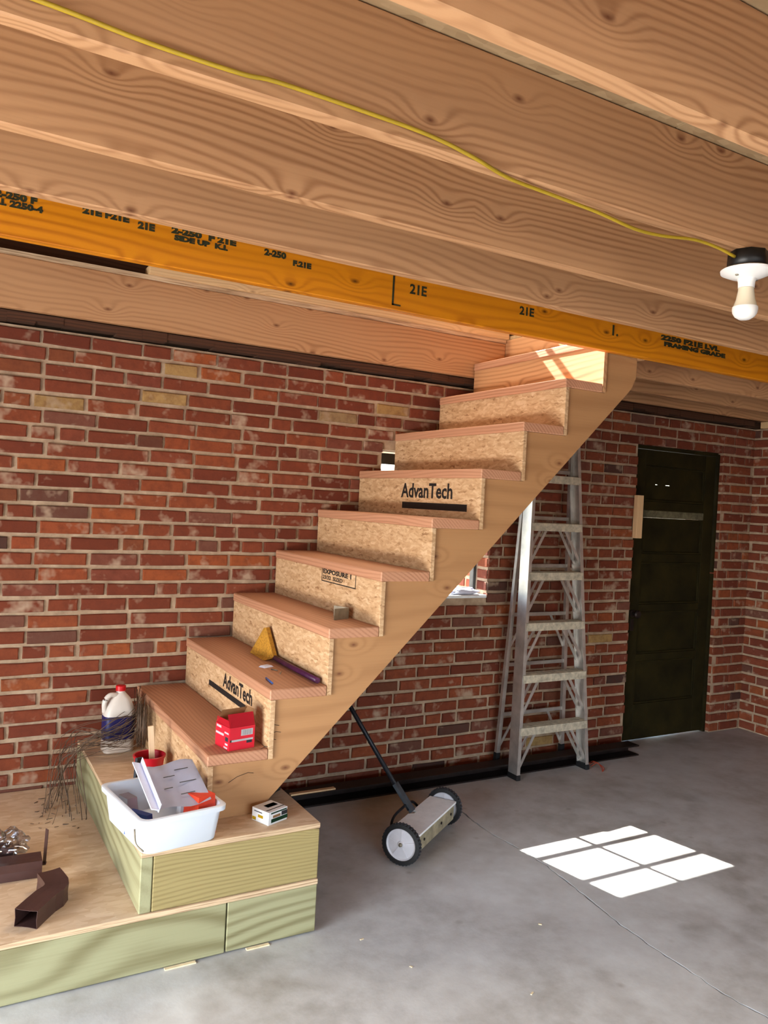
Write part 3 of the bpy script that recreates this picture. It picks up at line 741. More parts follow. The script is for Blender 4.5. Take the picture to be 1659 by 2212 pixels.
# nail heads / pencil scribbles on the stringer
for x, z in ((0.735, 0.69), (0.742, 0.665), (0.725, 0.64), (0.705, 0.615), (0.69, 0.60)):
    b = bmesh.new(); tube(b, [(x-0.022, YR+0.0095, z-0.004), (x-0.004, YR+0.0095, z+0.002), (x+0.014, YR+0.0095, z-0.002)], 0.0009, 4); mesh_obj('pencil_mark', b, 'ink', st)
b = bmesh.new(); tube(b, [(0.57, YR+0.0095, 0.505), (0.60, YR+0.0095, 0.522), (0.64, YR+0.0095, 0.532), (0.66, YR+0.0095, 0.528)], 0.0009, 4); mesh_obj('pencil_mark', b, 'ink', st)

# ------------------------------------------------------------------ ladder
ld = empty('step_ladder', (2.785, -0.18, 0), 'tall worn aluminium step ladder standing folded against the brick wall', 'ladder')
LH = 2.08
def fl(z): return Vector((2.515+0.050*z, -0.285+0.055*z, z))
def fr(z): return Vector((3.055-0.056*z, -0.285+0.055*z, z))
for s, f in ((1, fl), (-1, fr)):
    a, c = f(0.012), f(LH); b = bmesh.new()
    # channel: web facing outward, flanges pointing inward
    for off, wd, th in ((0.0, 0.003, 0.075),):
        m = [(0, 0), (0, 0.078)]
    def sec(p):
        x, y, z = p
        return [(x, y, z), (x+s*0.022, y, z), (x+s*0.022, y+0.004, z), (x+s*0.004, y+0.004, z), (x+s*0.004, y+0.074, z), (x+s*0.022, y+0.074, z), (x+s*0.022, y+0.078, z), (x, y+0.078, z)]
    A = [b.verts.new(v) for v in sec(a)]; B = [b.verts.new(v) for v in sec(c)]
    b.faces.new(A); b.faces.new(B[::-1])
    for i in range(8): b.faces.new((A[i], B[i], B[(i+1) % 8], A[(i+1) % 8]))
    o = mesh_obj('front_rail', b, 'alu', ld)
    p = f(0.0); bx('foot', (min(p.x-0.002*s, p.x+s*0.026), p.y-0.003, 0.0), (max(p.x-0.002*s, p.x+s*0.026), p.y+0.082, 0.03), 'rubber', ld, 0.002)
for z in (0.285, 0.575, 0.865, 1.150, 1.430, 1.705):
    a, c = fl(z), fr(z); b = bmesh.new(); y0 = a.y
    box(b, (a.x+0.006, y0-0.006, z-0.042), (c.x-0.006, y0-0.002, z+0.003), 0.001)
    box(b, (a.x+0.005, y0-0.002, z-0.001), (c.x-0.005, y0+0.078, z+0.003))
    box(b, (a.x+0.005, y0+0.074, z-0.03), (c.x-0.005, y0+0.078, z-0.001))
    for q in range(5): box(b, (a.x+0.006, y0+0.008+q*0.014, z+0.003), (c.x-0.006, y0+0.011+q*0.014, z+0.005))
    mesh_obj('step', b, 'alu_front', ld)
    if z < 1.3 or z > 1.4:
        for s, f in ((1, fl), (-1, fr)):
            if z > 1.5: continue
            b = bmesh.new(); lo = f(z-0.235); hi = f(z-0.035)
            bar(b, (lo.x+s*0.012, lo.y+0.012, lo.z), (hi.x+s*0.125, hi.y+0.012, hi.z), 0.018, 0.003, Vector((0, 1, 0)))
            bar(b, (lo.x+s*0.012, lo.y+0.062, lo.z), (hi.x+s*0.125, hi.y+0.062, hi.z), 0.018, 0.003, Vector((0, 1, 0)))
            mesh_obj('knee_brace', b, 'alu', ld)
def rl(z): return Vector((2.535+0.045*z, -0.068-0.026*z, z))
def rrr(z): return Vector((3.035-0.050*z, -0.068-0.026*z, z))
for f in (rl, rrr):
    b = bmesh.new(); bar(b, f(0.095), f(LH-0.03), 0.024, 0.022, Vector((0, 1, 0))); mesh_obj('rear_rail', b, 'alu', ld)
    p = f(0.0); b = bmesh.new(); bar(b, f(0.0), f(0.095), 0.028, 0.026, Vector((0, 1, 0))); mesh_obj('foot', b, 'rubber', ld)
for z in (0.315, 0.605, 0.895, 1.18, 1.46, 1.735):
    a, c = rl(z), rrr(z); bx('rear_bar', (a.x+0.010, a.y-0.006, z-0.011), (c.x-0.010, a.y+0.004, z+0.011), 'alu', ld, 0.002)
for z in (0.315, 0.895):
    for s, f in ((1, rl), (-1, rrr)):
        b = bmesh.new(); lo = f(z-0.2); hi = f(z-0.01); bar(b, (lo.x+s*0.01, lo.y+0.006, lo.z), (hi.x+s*0.115, hi.y+0.006, hi.z), 0.016, 0.003, Vector((0, 1, 0))); mesh_obj('knee_brace', b, 'alu', ld)
a, c = fl(LH), fr(LH); bx('top_cap', (a.x-0.02, a.y-0.012, LH-0.03), (c.x+0.02, a.y+0.10, LH+0.015), 'alu', ld, 0.006)

# ------------------------------------------------------------------ magnetic sweeper
sw = empty('magnetic_sweeper', (1.58, -0.76, 0), 'two-wheeled magnetic sweeper with a white plate and black handle leaning on the stairs', 'sweeper')
W1, W2 = Vector((1.395, -0.905, 0.086)), Vector((1.800, -0.622, 0.086)); ax = (W2-W1).normalized(); nrm = Vector((ax.y, -ax.x, 0))
for wi, c in enumerate((W1, W2)):
    b = bmesh.new(); lathe(b, [(0.068, -0.014), (0.084, -0.012), (0.0855, -0.006), (0.0855, 0.006), (0.084, 0.012), (0.068, 0.014), (0.066, 0.010), (0.066, -0.010), (0.068, -0.014)], c, ax, 40)
    ty = mesh_obj('tyre', b, 'rubber', sw, smooth=True)
    b = bmesh.new()
    for k in range(36):
        a = 2*math.pi*k/36; s, t = frame_of(ax); p = c+(s*math.cos(a)+t*math.sin(a))*0.0862
        bar(b, p-ax*0.010, p+ax*0.010, 0.006, 0.002, s*math.cos(a)+t*math.sin(a))
    tr = mesh_obj('tread_blocks', b, 'tyre_grey', ty); tr['kind'] = 'stuff'
    b = bmesh.new(); lathe(b, [(0, -0.009), (0.012, -0.011), (0.016, -0.006), (0.060, -0.003), (0.0665, -0.009), (0.0665, 0.009), (0.060, 0.004), (0.016, 0.006), (0.0, 0.010)], c, ax, 32)
    hb = mesh_obj('wheel_disc', b, 'white_plastic', sw, smooth=True)
    b = bmesh.new(); s, t = frame_of(ax)
    for k in range(5):
        a = 2*math.pi*k/5+0.3; d = s*math.cos(a)+t*math.sin(a)
        bar(b, c-ax*0.0055+d*0.016, c-ax*0.0055+d*0.060, 0.004, 0.003, ax)
    mesh_obj('spoke', b, 'white_plastic', hb)
    b = bmesh.new(); lathe(b, [(0, -0.018), (0.007, -0.017), (0.009, -0.010), (0.009, 0.018), (0, 0.019)], c, ax, 12); mesh_obj('hub_cap', b, 'galv', hb)
def swp(u, v, z): return W1+ax*u+nrm*v+Vector((0, 0, z-W1.z))
LN = (W2-W1).length
def swbox(name, u0, u1, v0, v1, z0, z1, mat, bev=0.002):
    b = bmesh.new(); m = Matrix(((ax.x, nrm.x, 0, W1.x), (ax.y, nrm.y, 0, W1.y), (0, 0, 1, 0), (0, 0, 0, 1)))
    box(b, (u0, v0, z0), (u1, v1, z1), bev, 0, m); return mesh_obj(name, b, mat, sw)
swbox('magnet_housing', 0.03, LN-0.03, -0.060, 0.060, 0.045, 0.118, 'cream_metal', 0.004)
b = bmesh.new()
pp = [(0.022, -0.066), (0.215, -0.066), (0.232, -0.045), (0.262, -0.045), (0.262, -0.066), (LN-0.022, -0.066), (LN-0.022, 0.066), (0.022, 0.066)]
P3 = [swp(u, v, 0.119) for u, v in pp]; P4 = [swp(u, v, 0.128) for u, v in pp]
A = [b.verts.new(p) for p in P3]; B = [b.verts.new(p) for p in P4]; b.faces.new(A); b.faces.new(B)
for i in range(len(A)): b.faces.new((A[i], A[(i+1) % 8], B[(i+1) % 8], B[i]))
mesh_obj('top_plate', b, 'white_paint', sw)
for u in (0.10, 0.30, 0.42):
    b = bmesh.new(); lathe(b, [(0, -0.001), (0.006, 0), (0.006, 0.004), (0, 0.005)], swp(u, 0.060, 0.085), nrm, 10); mesh_obj('bolt', b, 'black_steel', sw)
b = bmesh.new(); lathe(b, [(0, 0), (0.006, 0), (0.006, LN-0.03), (0, LN-0.03)], W1+ax*0.015, ax, 10); mesh_obj('axle', b, 'galv', sw)
hb0 = swp(0.245, -0.062, 0.12); htop = Vector((1.222, -0.262, 0.856)); hd = (htop-hb0)
b = bmesh.new(); tube(b, [hb0+hd*0.02, htop], 0.0105, 12); hs = mesh_obj('handle', b, 'steel_dark', sw, smooth=False)
b = bmesh.new(); tube(b, [htop-hd*0.14, htop-hd*0.01], 0.014, 12); mesh_obj('grip', b, 'rubber', hs)
b = bmesh.new(); tube(b, [swp(0.10, -0.075, 0.075), swp(0.10, -0.095, 0.10), swp(0.14, -0.10, 0.135), swp(0.235, -0.09, 0.155)], 0.006, 8, 4); tube(b, [swp(0.39, -0.075, 0.075), swp(0.39, -0.095, 0.10), swp(0.34, -0.10, 0.135), swp(0.255, -0.09, 0.155)], 0.006, 8, 4)
mesh_obj('handle_bracket', b, 'steel_dark', sw)
b = bmesh.new(); bar(b, hb0+hd*0.01+Vector((0.01, 0.0, 0)), hb0+hd*0.16+Vector((0.004, 0, 0)), 0.034, 0.016, ax.cross(hd)); mesh_obj('clamp', b, 'grey_print', sw)

# ------------------------------------------------------------------ steel channel on the floor along the wall
b = bmesh.new()
prism(b, [(-0.200, 0.0), (-0.105, 0.0), (-0.105, 0.066), (-0.200, 0.066), (-0.200, 0.058), (-0.113, 0.058), (-0.113, 0.008), (-0.200, 0.008)], 'x', 0.90, 3.56)
tag(mesh_obj('steel_channel', b, 'black_steel'), 'long dark steel channel lying on the floor along the wall, behind the ladder feet', 'steel beam')
tag(bx('wood_sliver', (1.20, -0.195, 0.0665), (1.44, -0.170, 0.0745), 'pale_stick', None, 0.001), 'thin pale wood sliver lying on the dark steel channel beside the platform', 'offcut')
tag(bx('wood_stick', (3.598, -0.044, 1.357), (3.652, -0.010, 1.636), 'pale_stick', None, 0.002), 'short pale wood block fixed to the wall beside the dark door', 'block')

# ------------------------------------------------------------------ lamp holder, bulb, cable
lx, ly = 1.501, -2.312
lm = empty('bulb_fixture', (lx, ly, HB), 'bare bulb in a white holder under a black box at the upper right', 'lamp')
b = bmesh.new(); lathe(b, [(0, 0), (0.050, 0), (0.052, -0.044), (0, -0.044)], (lx, ly, HB-0.0005), Vector((0, 0, 1)), 8)
mesh_obj('junction_box', b, 'box_black', lm)
b = bmesh.new(); z = HB-0.045
lathe(b, [(0, 0.0), (0.060, 0.0), (0.067, -0.004), (0.066, -0.010), (0.045, -0.020), (0.024, -0.026), (0.0215, -0.034), (0.0205, -0.050), (0, -0.050)], (lx, ly, z), Vector((0, 0, 1)), 36)
mesh_obj('lamp_holder', b, 'porcelain', lm, smooth=True)
for sx in (-0.04, 0.04):
    b = bmesh.new(); lathe(b, [(0, 0), (0.005, 0), (0.004, -0.003), (0, -0.003)], (lx+sx, ly, z-0.0205), Vector((0, 0, 1)), 10); mesh_obj('screw', b, 'galv', lm)
b = bmesh.new(); z = HB-0.0955
lathe(b, [(0, 0), (0.0195, 0), (0.0205, -0.010), (0.024, -0.030), (0.029, -0.046), (0.0315, -0.050)], (lx, ly, z), Vector((0, 0, 1)), 32)
bo = mesh_obj('bulb_base', b, 'bulb', lm, smooth=True)
b = bmesh.new()
lathe(b, [(0.0318, -0.0502), (0.0325, -0.056), (0.031, -0.066), (0.025, -0.076), (0.014, -0.083), (0, -0.085)], (lx, ly, z), Vector((0, 0, 1)), 32)
mesh_obj('bulb_globe', b, 'porcelain', lm, smooth=True)
cp = [(-1.2, -2.3375, 2.30), (-0.6, -2.3375, 2.262), (-0.255, -2.3375, 2.253), (-0.084, -2.3375, 2.243), (0.076, -2.3375, 2.242), (0.145, -2.3375, 2.248), (0.335, -2.3375, 2.246), (0.473, -2.3375, 2.241),
      (0.58, -2.337, 2.226), (0.68, -2.325, 2.2125), (0.80, -2.316, 2.2105), (0.95, -2.315, 2.203), (1.079, -2.312, 2.192), (1.174, -2.311, 2.196), (1.29, -2.311, 2.2105), (1.38, -2.312, 2.208), (1.448, -2.312, 2.198)]
b = bmesh.new(); tube(b, cp, 0.0042, 8, 5)
tag(mesh_obj('yellow_cable', b, 'cable'), 'yellow electrical cable strung along the ceiling joist to the bulb box', 'cable')

# ------------------------------------------------------------------ things on the platforms and steps
def obox(bm, c, ang, size, z0, z1, mat=0, taper=1.0):
    """oriented box, c=(x,y) centre, size=(a,b)"""
    ca, sa = math.cos(ang), math.sin(ang); P = []
    for z, t in ((z0, 1.0), (z1, taper)):
        for sx, sy in ((-1, -1), (1, -1), (1, 1), (-1, 1)):
            x, y = sx*size[0]/2*t, sy*size[1]/2*t; P.append(bm.verts.new((c[0]+x*ca-y*sa, c[1]+x*sa+y*ca, z)))
    for f in ((0, 1, 2, 3), (4, 5, 6, 7), (0, 1, 5, 4), (1, 2, 6, 5), (2, 3, 7, 6), (3, 0, 4, 7)): bm.faces.new([P[i] for i in f]).material_index = mat
def rrect(cx, cy, a, b_, r, ang, n=4):
    out = []
    for (sx, sy, a0) in ((1, -1, -90), (1, 1, 0), (-1, 1, 90), (-1, -1, 180)):
        for k in range(n+1):
            t = math.radians(a0+90*k/n); x = sx*(a/2-r)+r*math.cos(t); y = sy*(b_/2-r)+r*math.sin(t)
            out.append((cx+x*math.cos(ang)-y*math.sin(ang), cy+x*math.sin(ang)+y*math.cos(ang)))
    return out
def loft(bm, rings, closed_bottom=True, mat=0):
    V = [[bm.verts.new(p) for p in r] for r in rings]; n = len(V[0])
    for A, B in zip(V, V[1:]):
        for k in range(n):
            f = bm.faces.new((A[k], A[(k+1) % n], B[(k+1) % n], B[k])); f.smooth = True; f.material_index = mat
    return V
# plastic tub
TC, TA = (0.340, -1.082), math.radians(8)
tb = empty('plastic_tub', (TC[0], TC[1], H2), 'open frosted white plastic tub of papers and packets on the upper platform corner', 'tub')
b = bmesh.new()
prof = [(0.0, 0.001, 0.0), (0.235, 0.001, 0.325), (0.245, 0.006, 0.335), (0.268, 0.100, 0.358), (0.290, 0.101, 0.380), (0.292, 0.116, 0.382), (0.284, 0.118, 0.374), (0.264, 0.117, 0.354), (0.262, 0.110, 0.352), (0.238, 0.009, 0.328), (0.0, 0.006, 0.0)]
rings = []
for a, h, c in prof[1:-1]:
    rings.append([(x, y, H2+h) for x, y in rrect(TC[0], TC[1], a, c, 0.028, TA)])
V = loft(b, rings); b.faces.new(V[0]); b.faces.new(V[-1])
mesh_obj('body', b, 'tub', tb, smooth=True)
# wire bail handle at left
b = bmesh.new(); ca, sa = math.cos(TA), math.sin(TA)
def tl(u, v, h): return Vector((TC[0]+u*ca-v*sa, TC[1]+u*sa+v*ca, H2+h))
tube(b, [tl(-0.148, -0.150, 0.085), tl(-0.152, -0.175, 0.05), tl(-0.135, -0.196, 0.03)], 0.0028, 6, 4); mesh_obj('clip_handle', b, 'galv', tb)
def tubthing(name, mat, label, cat, fn, kind=None, smooth=False):
    b = bmesh.new(); fn(b); o = mesh_obj(name, b, mat, None, smooth=smooth); tag(o, label, cat); return o
def paper(b):
    # creased sheet packet lying across the tub
    n, m = 8, 6; g = []
    for i in range(n+1):
        row = []
        for j in range(m+1):
            u = -0.082+0.185*i/n; v = -0.150+0.235*j/m
            h = 0.126+0.006*math.sin(i*0.9+j*0.4)+0.062*(j/m)
            uu = u+0.035*(j/m); row.append(b.verts.new(tl(uu, v, h)))
        g.append(row)
    for i in range(n):
        for j in range(m): b.faces.new((g[i][j], g[i+1][j], g[i+1][j+1], g[i][j+1])).smooth = True
    bmesh.ops.solidify(b, geom=b.faces[:], thickness=0.003)
pk = tubthing('paper_packet', 'paper', 'folded white printed sheets lying on top of the plastic tub', 'paper', paper)
for (u, v, l) in ((0.02, -0.10, 0.05), (0.04, -0.04, 0.06), (0.0, 0.0, 0.04), (0.05, 0.03, 0.05), (-0.02, -0.06, 0.03)):
    hh = 0.132+0.062*(v+0.15)/0.235; b = bmesh.new(); bar(b, tl(u, v, hh), tl(u+l, v+0.003, hh), 0.004, 0.0006, Vector((0, -0.25, 1))); mesh_obj('printed_line', b, 'grey_print', pk)
def flap(b):
    P = [tl(-0.100, -0.158, 0.134), tl(-0.078, -0.158, 0.137), tl(-0.045, 0.095, 0.205), tl(-0.072, 0.095, 0.200)]
    bar(b, (P[0]+P[1])/2, (P[2]+P[3])/2, 0.026, 0.0035, Vector((0.3, 0, 1)))
    bar(b, P[1]+Vector((0.004, 0, 0)), P[2]+Vector((0.004, 0, 0)), 0.002, 0.030, Vector((0.2, 0, 1)))
tubthing('folded_paper_flap', 'paper', 'stiff white folded paper strip sticking up from the plastic tub', 'paper', flap)
tubthing('orange_packet', 'orange_bag', 'orange-red packet in the right front of the plastic tub', 'packet', lambda b: (obox(b, (tl(0.085, -0.105, 0)[0], tl(0.085, -0.105, 0)[1]), TA+0.2, (0.075, 0.085), H2+0.012, H2+0.140, 0, 0.85)))
tubthing('white_packet', 'white_card', 'crumpled white wrapper behind the orange packet in the tub', 'packet', lambda b: (obox(b, (tl(0.085, -0.015, 0)[0], tl(0.085, -0.015, 0)[1]), TA-0.2, (0.07, 0.06), H2+0.012, H2+0.145, 0, 0.6)))
tubthing('spray_can', 'galv', 'small grey metal can at the back right of the tub', 'can', lambda b: lathe(b, [(0, 0), (0.014, 0), (0.014, 0.135), (0.008, 0.142), (0.008, 0.15), (0, 0.15)], tl(0.093, 0.055, 0.012), Vector((0, 0, 1)), 16), smooth=True)
tubthing('blue_packet', 'blue_bits', 'small blue plastic piece at the left end of the tub', 'packet', lambda b: obox(b, (tl(-0.09, -0.04, 0)[0], tl(-0.09, -0.04, 0)[1]), 0.6, (0.03, 0.10), H2+0.012, H2+0.088, 0, 0.8))
tubthing('clear_bag', 'film', 'crumpled clear bag in the back left of the tub', 'bag', lambda b: obox(b, (tl(-0.085, 0.085, 0)[0], tl(-0.085, 0.085, 0)[1]), 0.3, (0.05, 0.08), H2+0.012, H2+0.100, 0, 0.7))

# red carton on the first tread
zt = TZ[0]+0.0008
bc = (0.610, -1.002); ba = math.radians(10)
rc = empty('red_carton', (bc[0], bc[1], zt), 'open red cardboard box with white print on the lowest tread', 'box')
def ob_pts(c, ang, a, b_): return [(c[0]+x*math.cos(ang)-y*math.sin(ang), c[1]+x*math.sin(ang)+y*math.cos(ang)) for x, y in ((-a/2, -b_/2), (a/2, -b_/2), (a/2, b_/2), (-a/2, b_/2))]
Q = ob_pts(bc, ba, 0.100, 0.098); b = bmesh.new()
for i in range(4):
    p, q = Q[i], Q[(i+1) % 4]; bar(b, (p[0], p[1], zt+0.040), (q[0], q[1], zt+0.040), 0.002, 0.080, Vector((0, 0, 1)))
obox(b, bc, ba, (0.098, 0.096), zt, zt+0.002)
for f in b.faces: pass
mesh_obj('carton_body', b, 'red_card', rc)
def qd(p, q, h, out, rise, mat, name='flap', short=0.0):
    b = bmesh.new(); p = Vector((p[0], p[1], zt+h)); q = Vector((q[0], q[1], zt+h)); o3 = Vector((out[0], out[1], rise))
    k = (q-p)*short
    v = [b.verts.new(x) for x in (p, q, q+o3-k, p+o3+k)]; b.faces.new(v); bmesh.ops.solidify(b, geom=b.faces[:], thickness=0.0015); return mesh_obj(name, b, mat, rc)
tag(qd(Q[0], Q[1], 0.081, (-0.006, 0.010), 0.045, 'red_card'), 'raised red front flap')
qd(Q[3], Q[0], 0.081, (0.005, 0.004), 0.020, 'red_card'); qd(Q[2], Q[3], 0.081, (0.010, -0.03), 0.048, 'kraft'); qd(Q[1], Q[2], 0.081, (0.005, 0.0), 0.052, 'kraft', short=0.2)
ex = Vector((math.cos(ba), math.sin(ba), 0)); ey = Vector((-math.sin(ba), math.cos(ba), 0))
def deco(u0, u1, z0, z1, mat, face, name='print_patch', par=rc):
    b = bmesh.new()
    if face == 'front': p0 = Vector((Q[0][0], Q[0][1], 0))-ey*0.0013; d = ex; nn = -ey
    else: p0 = Vector((Q[3][0], Q[3][1], 0))-ex*0.0013; d = -ey; nn = -ex
    V = [b.verts.new(p0+d*u+Vector((0, 0, zt+z))) for u, z in ((u0, z0), (u1, z0), (u1, z1), (u0, z1))]; b.faces.new(V); bmesh.ops.solidify(b, geom=b.faces[:], thickness=0.0003); mesh_obj(name, b, mat, par)
deco(0.045, 0.092, 0.048, 0.070, 'white_card', 'front', 'barcode_label')
for i in range(9): deco(0.052+i*0.004, 0.0535+i*0.004, 0.050, 0.068, 'grey_print', 'front', 'barcode_line') if i % 1 == 0 else None
deco(0.008, 0.094, 0.030, 0.037, 'white_card', 'front'); deco(0.068, 0.090, 0.020, 0.030, 'grey_print', 'front'); deco(0.003, 0.010, 0.030, 0.038, 'green_print', 'front')
deco(0.006, 0.040, 0.068, 0.076, 'white_card', 'side'); deco(0.002, 0.060, 0.044, 0.052, 'white_card', 'side'); deco(0.064, 0.094, 0.056, 0.062, 'white_card', 'side'); deco(0.070, 0.092, 0.030, 0.045, 'grey_print', 'side'); deco(0.070, 0.090, 0.016, 0.023, 'white_card', 'side'); deco(0.062, 0.088, 0.004, 0.010, 'white_card', 'side')

# small white and green carton
gc = (0.700, -1.140); ga = math.radians(22); gt = H2+0.0008
gb = empty('small_carton', (gc[0], gc[1], gt), 'small white carton with green and yellow print beside the stringer foot', 'box')
b = bmesh.new(); obox(b, gc, ga, (0.088, 0.082), gt, gt+0.044); mesh_obj('carton_body', b, 'white_card', gb)
G = ob_pts(gc, ga, 0.088, 0.082); gx = Vector((math.cos(ga), math.sin(ga), 0)); gy = Vector((-math.sin(ga), math.cos(ga), 0))
def gpatch(p0, d, up, u0, u1, v0, v1, mat, nn):
    b = bmesh.new(); V = [b.verts.new(p0+d*u+up*v+nn*0.0006) for u, v in ((u0, v0), (u1, v0), (u1, v1), (u0, v1))]; b.faces.new(V); bmesh.ops.solidify(b, geom=b.faces[:], thickness=0.0003); mesh_obj('print_patch', b, mat, gb)
pf = Vector((G[0][0], G[0][1], gt)); Z = Vector((0, 0, 1))
gpatch(pf, gx, Z, 0.012, 0.090, 0.006, 0.019, 'green_print', -gy); gpatch(pf, gx, Z, 0.020, 0.055, 0.021, 0.030, 'kraft', -gy); gpatch(pf, gx, Z, 0.060, 0.088, 0.021, 0.035, 'grey_print', -gy); gpatch(pf, gx, Z, 0.010, 0.085, 0.036, 0.041, 'green_print', -gy)
pt = Vector((G[0][0], G[0][1], gt+0.044)); gpatch(pt, gx, gy, 0.030, 0.078, 0.036, 0.060, 'grey_print', Z); gpatch(pt, gx, gy, 0.005, 0.088, 0.016, 0.020, 'green_print', Z)
ps = Vector((G[3][0], G[3][1], gt)); gpatch(ps, -gy, Z, 0.030, 0.055, 0.016, 0.026, 'yellow_print', -gx); gpatch(ps, -gy, Z, 0.002, 0.020, 0.003, 0.014, 'yellow_print', -gx); gpatch(ps, -gy, Z, 0.01, 0.05, 0.033, 0.036, 'grey_print', -gx)

# bucket with a stick and a brush
bk0 = Vector((0.402, -0.640, H2+0.0005))
bk = empty('red_bucket', bk0, 'small red plastic pail behind the tub on the upper platform', 'bucket')
b = bmesh.new(); lathe(b, [(0, 0), (0.044, 0), (0.0565, 0.100), (0.060, 0.101), (0.061, 0.108), (0.058, 0.110), (0.0545, 0.108), (0.042, 0.004), (0, 0.003)], bk0, Z, 32)
mesh_obj('pail_body', b, 'red_plastic', bk, smooth=True)
tubthing('stir_stick', 'handle_wood', 'pale wooden stick standing in the red pail', 'stick', lambda b: bar(b, bk0+Vector((0.018, 0.004, 0.006)), bk0+Vector((0.002, 0.010, 0.215)), 0.020, 0.010, Vector((0, 1, 0))))
def brush(b):
    p = bk0+Vector((-0.052, -0.048, 0.070))
    bar(b, p+Vector((-0.004, -0.006, -0.065)), p+Vector((0.004, 0.004, 0.045)), 0.030, 0.012, Vector((-0.6, 1, 0)))
    bar(b, p+Vector((-0.006, -0.008, -0.064)), p+Vector((-0.004, -0.006, -0.030)), 0.042, 0.016, Vector((-0.6, 1, 0)))
tubthing('scrub_brush', 'dark_plastic', 'charcoal brush hooked on the front of the red pail', 'brush', brush)

# white jug with a navy label
jc = Vector((0.372, -0.205, H2+0.0005))
jg = empty('white_jug', jc, 'white plastic jug with navy band and red cap beside the brick wall', 'jug')
b = bmesh.new(); rings = []
for a, c, h, r in ((0.120, 0.082, 0.0, 0.02), (0.128, 0.090, 0.006, 0.028), (0.128, 0.090, 0.165, 0.03), (0.118, 0.084, 0.190, 0.035), (0.085, 0.066, 0.222, 0.03), (0.050, 0.050, 0.242, 0.024), (0.036, 0.036, 0.250, 0.0179), (0.036, 0.036, 0.262, 0.0179)):
    rings.append([(x, y, jc.z+h) for x, y in rrect(jc.x+(0.004 if h > 0.2 else 0), jc.y, a, c, r, 0.05, 5)])
V = loft(b, rings); b.faces.new(V[0]); b.faces.new(V[-1]); mesh_obj('jug_body', b, 'jug_white', jg, smooth=True)
b = bmesh.new(); rings = [[(x, y, jc.z+h) for x, y in rrect(jc.x, jc.y, 0.1295, 0.0915, 0.03, 0.05, 5)] for h in (0.055, 0.155)]; loft(b, rings)
tag(mesh_obj('label_band', b, 'jug_blue', jg, smooth=True), 'navy label band')
b = bmesh.new(); lathe(b, [(0, 0), (0.021, 0), (0.021, 0.020), (0.018, 0.022), (0, 0.022)], (jc.x+0.004, jc.y, jc.z+0.2565), Z, 20); mesh_obj('cap', b, 'cap_red', jg, smooth=True)
b = bmesh.new(); tube(b, [jc+Vector((-0.012, -0.01, 0.240)), jc+Vector((-0.045, -0.02, 0.242)), jc+Vector((-0.064, -0.02, 0.215)), jc+Vector((-0.062, -0.015, 0.172))], 0.0105, 10, 5); mesh_obj('jug_handle', b, 'jug_white', jg, smooth=True)

# tangle of wire beside the jug, falling from step to platform
b = bmesh.new(); rw = random.Random(21)
for i in range(34):
    a0 = Vector((rw.uniform(0.446, 0.474), rw.uniform(-0.34, -0.12), rw.uniform(0.50, 0.645)))
    m1_ = Vector((rw.uniform(0.30, 0.44), rw.uniform(-0.36, -0.28), rw.uniform(0.42, 0.56)))
    m2_ = Vector((rw.uniform(0.13, 0.222), rw.uniform(-0.34, -0.16), rw.uniform(0.37, 0.47)))
    e_ = Vector((rw.uniform(0.06, 0.225), rw.uniform(-0.42, -0.10), 0.1925))
    tube(b, [a0, m1_, m2_, e_, e_+Vector((rw.uniform(-0.1, 0.02), rw.uniform(-0.1, 0.02), 0.0))], rw.choice([0.0009, 0.0012, 0.0018]), 5, 5)
for i in range(24):
    cx, cy, r = 0.448+rw.uniform(-0.01, 0.01), rw.uniform(-0.36, -0.24), rw.uniform(0.05, 0.10); zc = H2+0.115+rw.uniform(-0.01, 0.04)
    tube(b, [(cx+0.012*math.cos(t), cy+r*0.6*math.cos(t), zc+r*math.sin(t)) for t in [2*math.pi*k/14 for k in range(15)]], 0.0016, 5)
tag(mesh_obj('wire_tangle', b, 'wire'), 'tangle of thin brown wire drooping from the steps beside the white jug', 'wire')

# brown downspout elbow (open square tube with ribs)
def rect_sweep(bm, path, w, h, up, wall=0.0012, ribs=True):
    rings_o, rings_i = [], []
    n = len(path)
    for i, p in enumerate(path):
        d = (Vector(path[min(i+1, n-1)])-Vector(path[max(i-1, 0)])).normalized(); s = d.cross(Vector(up)).normalized(); u = s.cross(d).normalized()
        for R_list, k in ((rings_o, 0.0), (rings_i, wall)):
            P = []
            for (a, c) in ((-1, -1), (-0.33, -0.93), (0.33, -0.93), (1, -1), (0.94, 0), (1, 1), (0.33, 0.93), (-0.33, 0.93), (-1, 1), (-0.94, 0)):
                P.append(Vector(p)+s*a*(w/2-k)+u*c*(h/2-k))
            R_list.append([bm.verts.new(q) for q in P])
    m = 10
    for A, B in zip(rings_o, rings_o[1:]):
        for k in range(m): bm.faces.new((A[k], A[(k+1) % m], B[(k+1) % m], B[k]))
    for A, B in zip(rings_i, rings_i[1:]):
        for k in range(m): bm.faces.new((A[k], B[k], B[(k+1) % m], A[(k+1) % m]))
    for O, I in ((rings_o[0], rings_i[0]), (rings_o[-1], rings_i[-1])):
        for k in range(m): bm.faces.new((O[k], O[(k+1) % m], I[(k+1) % m], I[k]))
b = bmesh.new(); ez = H1+0.028
path = [(-0.072, -1.172, ez), (-0.040, -1.128, ez), (-0.008, -1.086, ez), (0.018, -1.062, ez), (0.030, -1.040, ez), (0.032, -1.015, ez), (0.024, -0.965, ez), (0.018, -0.935, ez)]
rect_sweep(b, path, 0.072, 0.054, (0, 0, 1))
tag(mesh_obj('downspout_elbow', b, 'brown_gutter'), 'brown metal downspout elbow lying near the front of the low platform', 'pipe elbow')
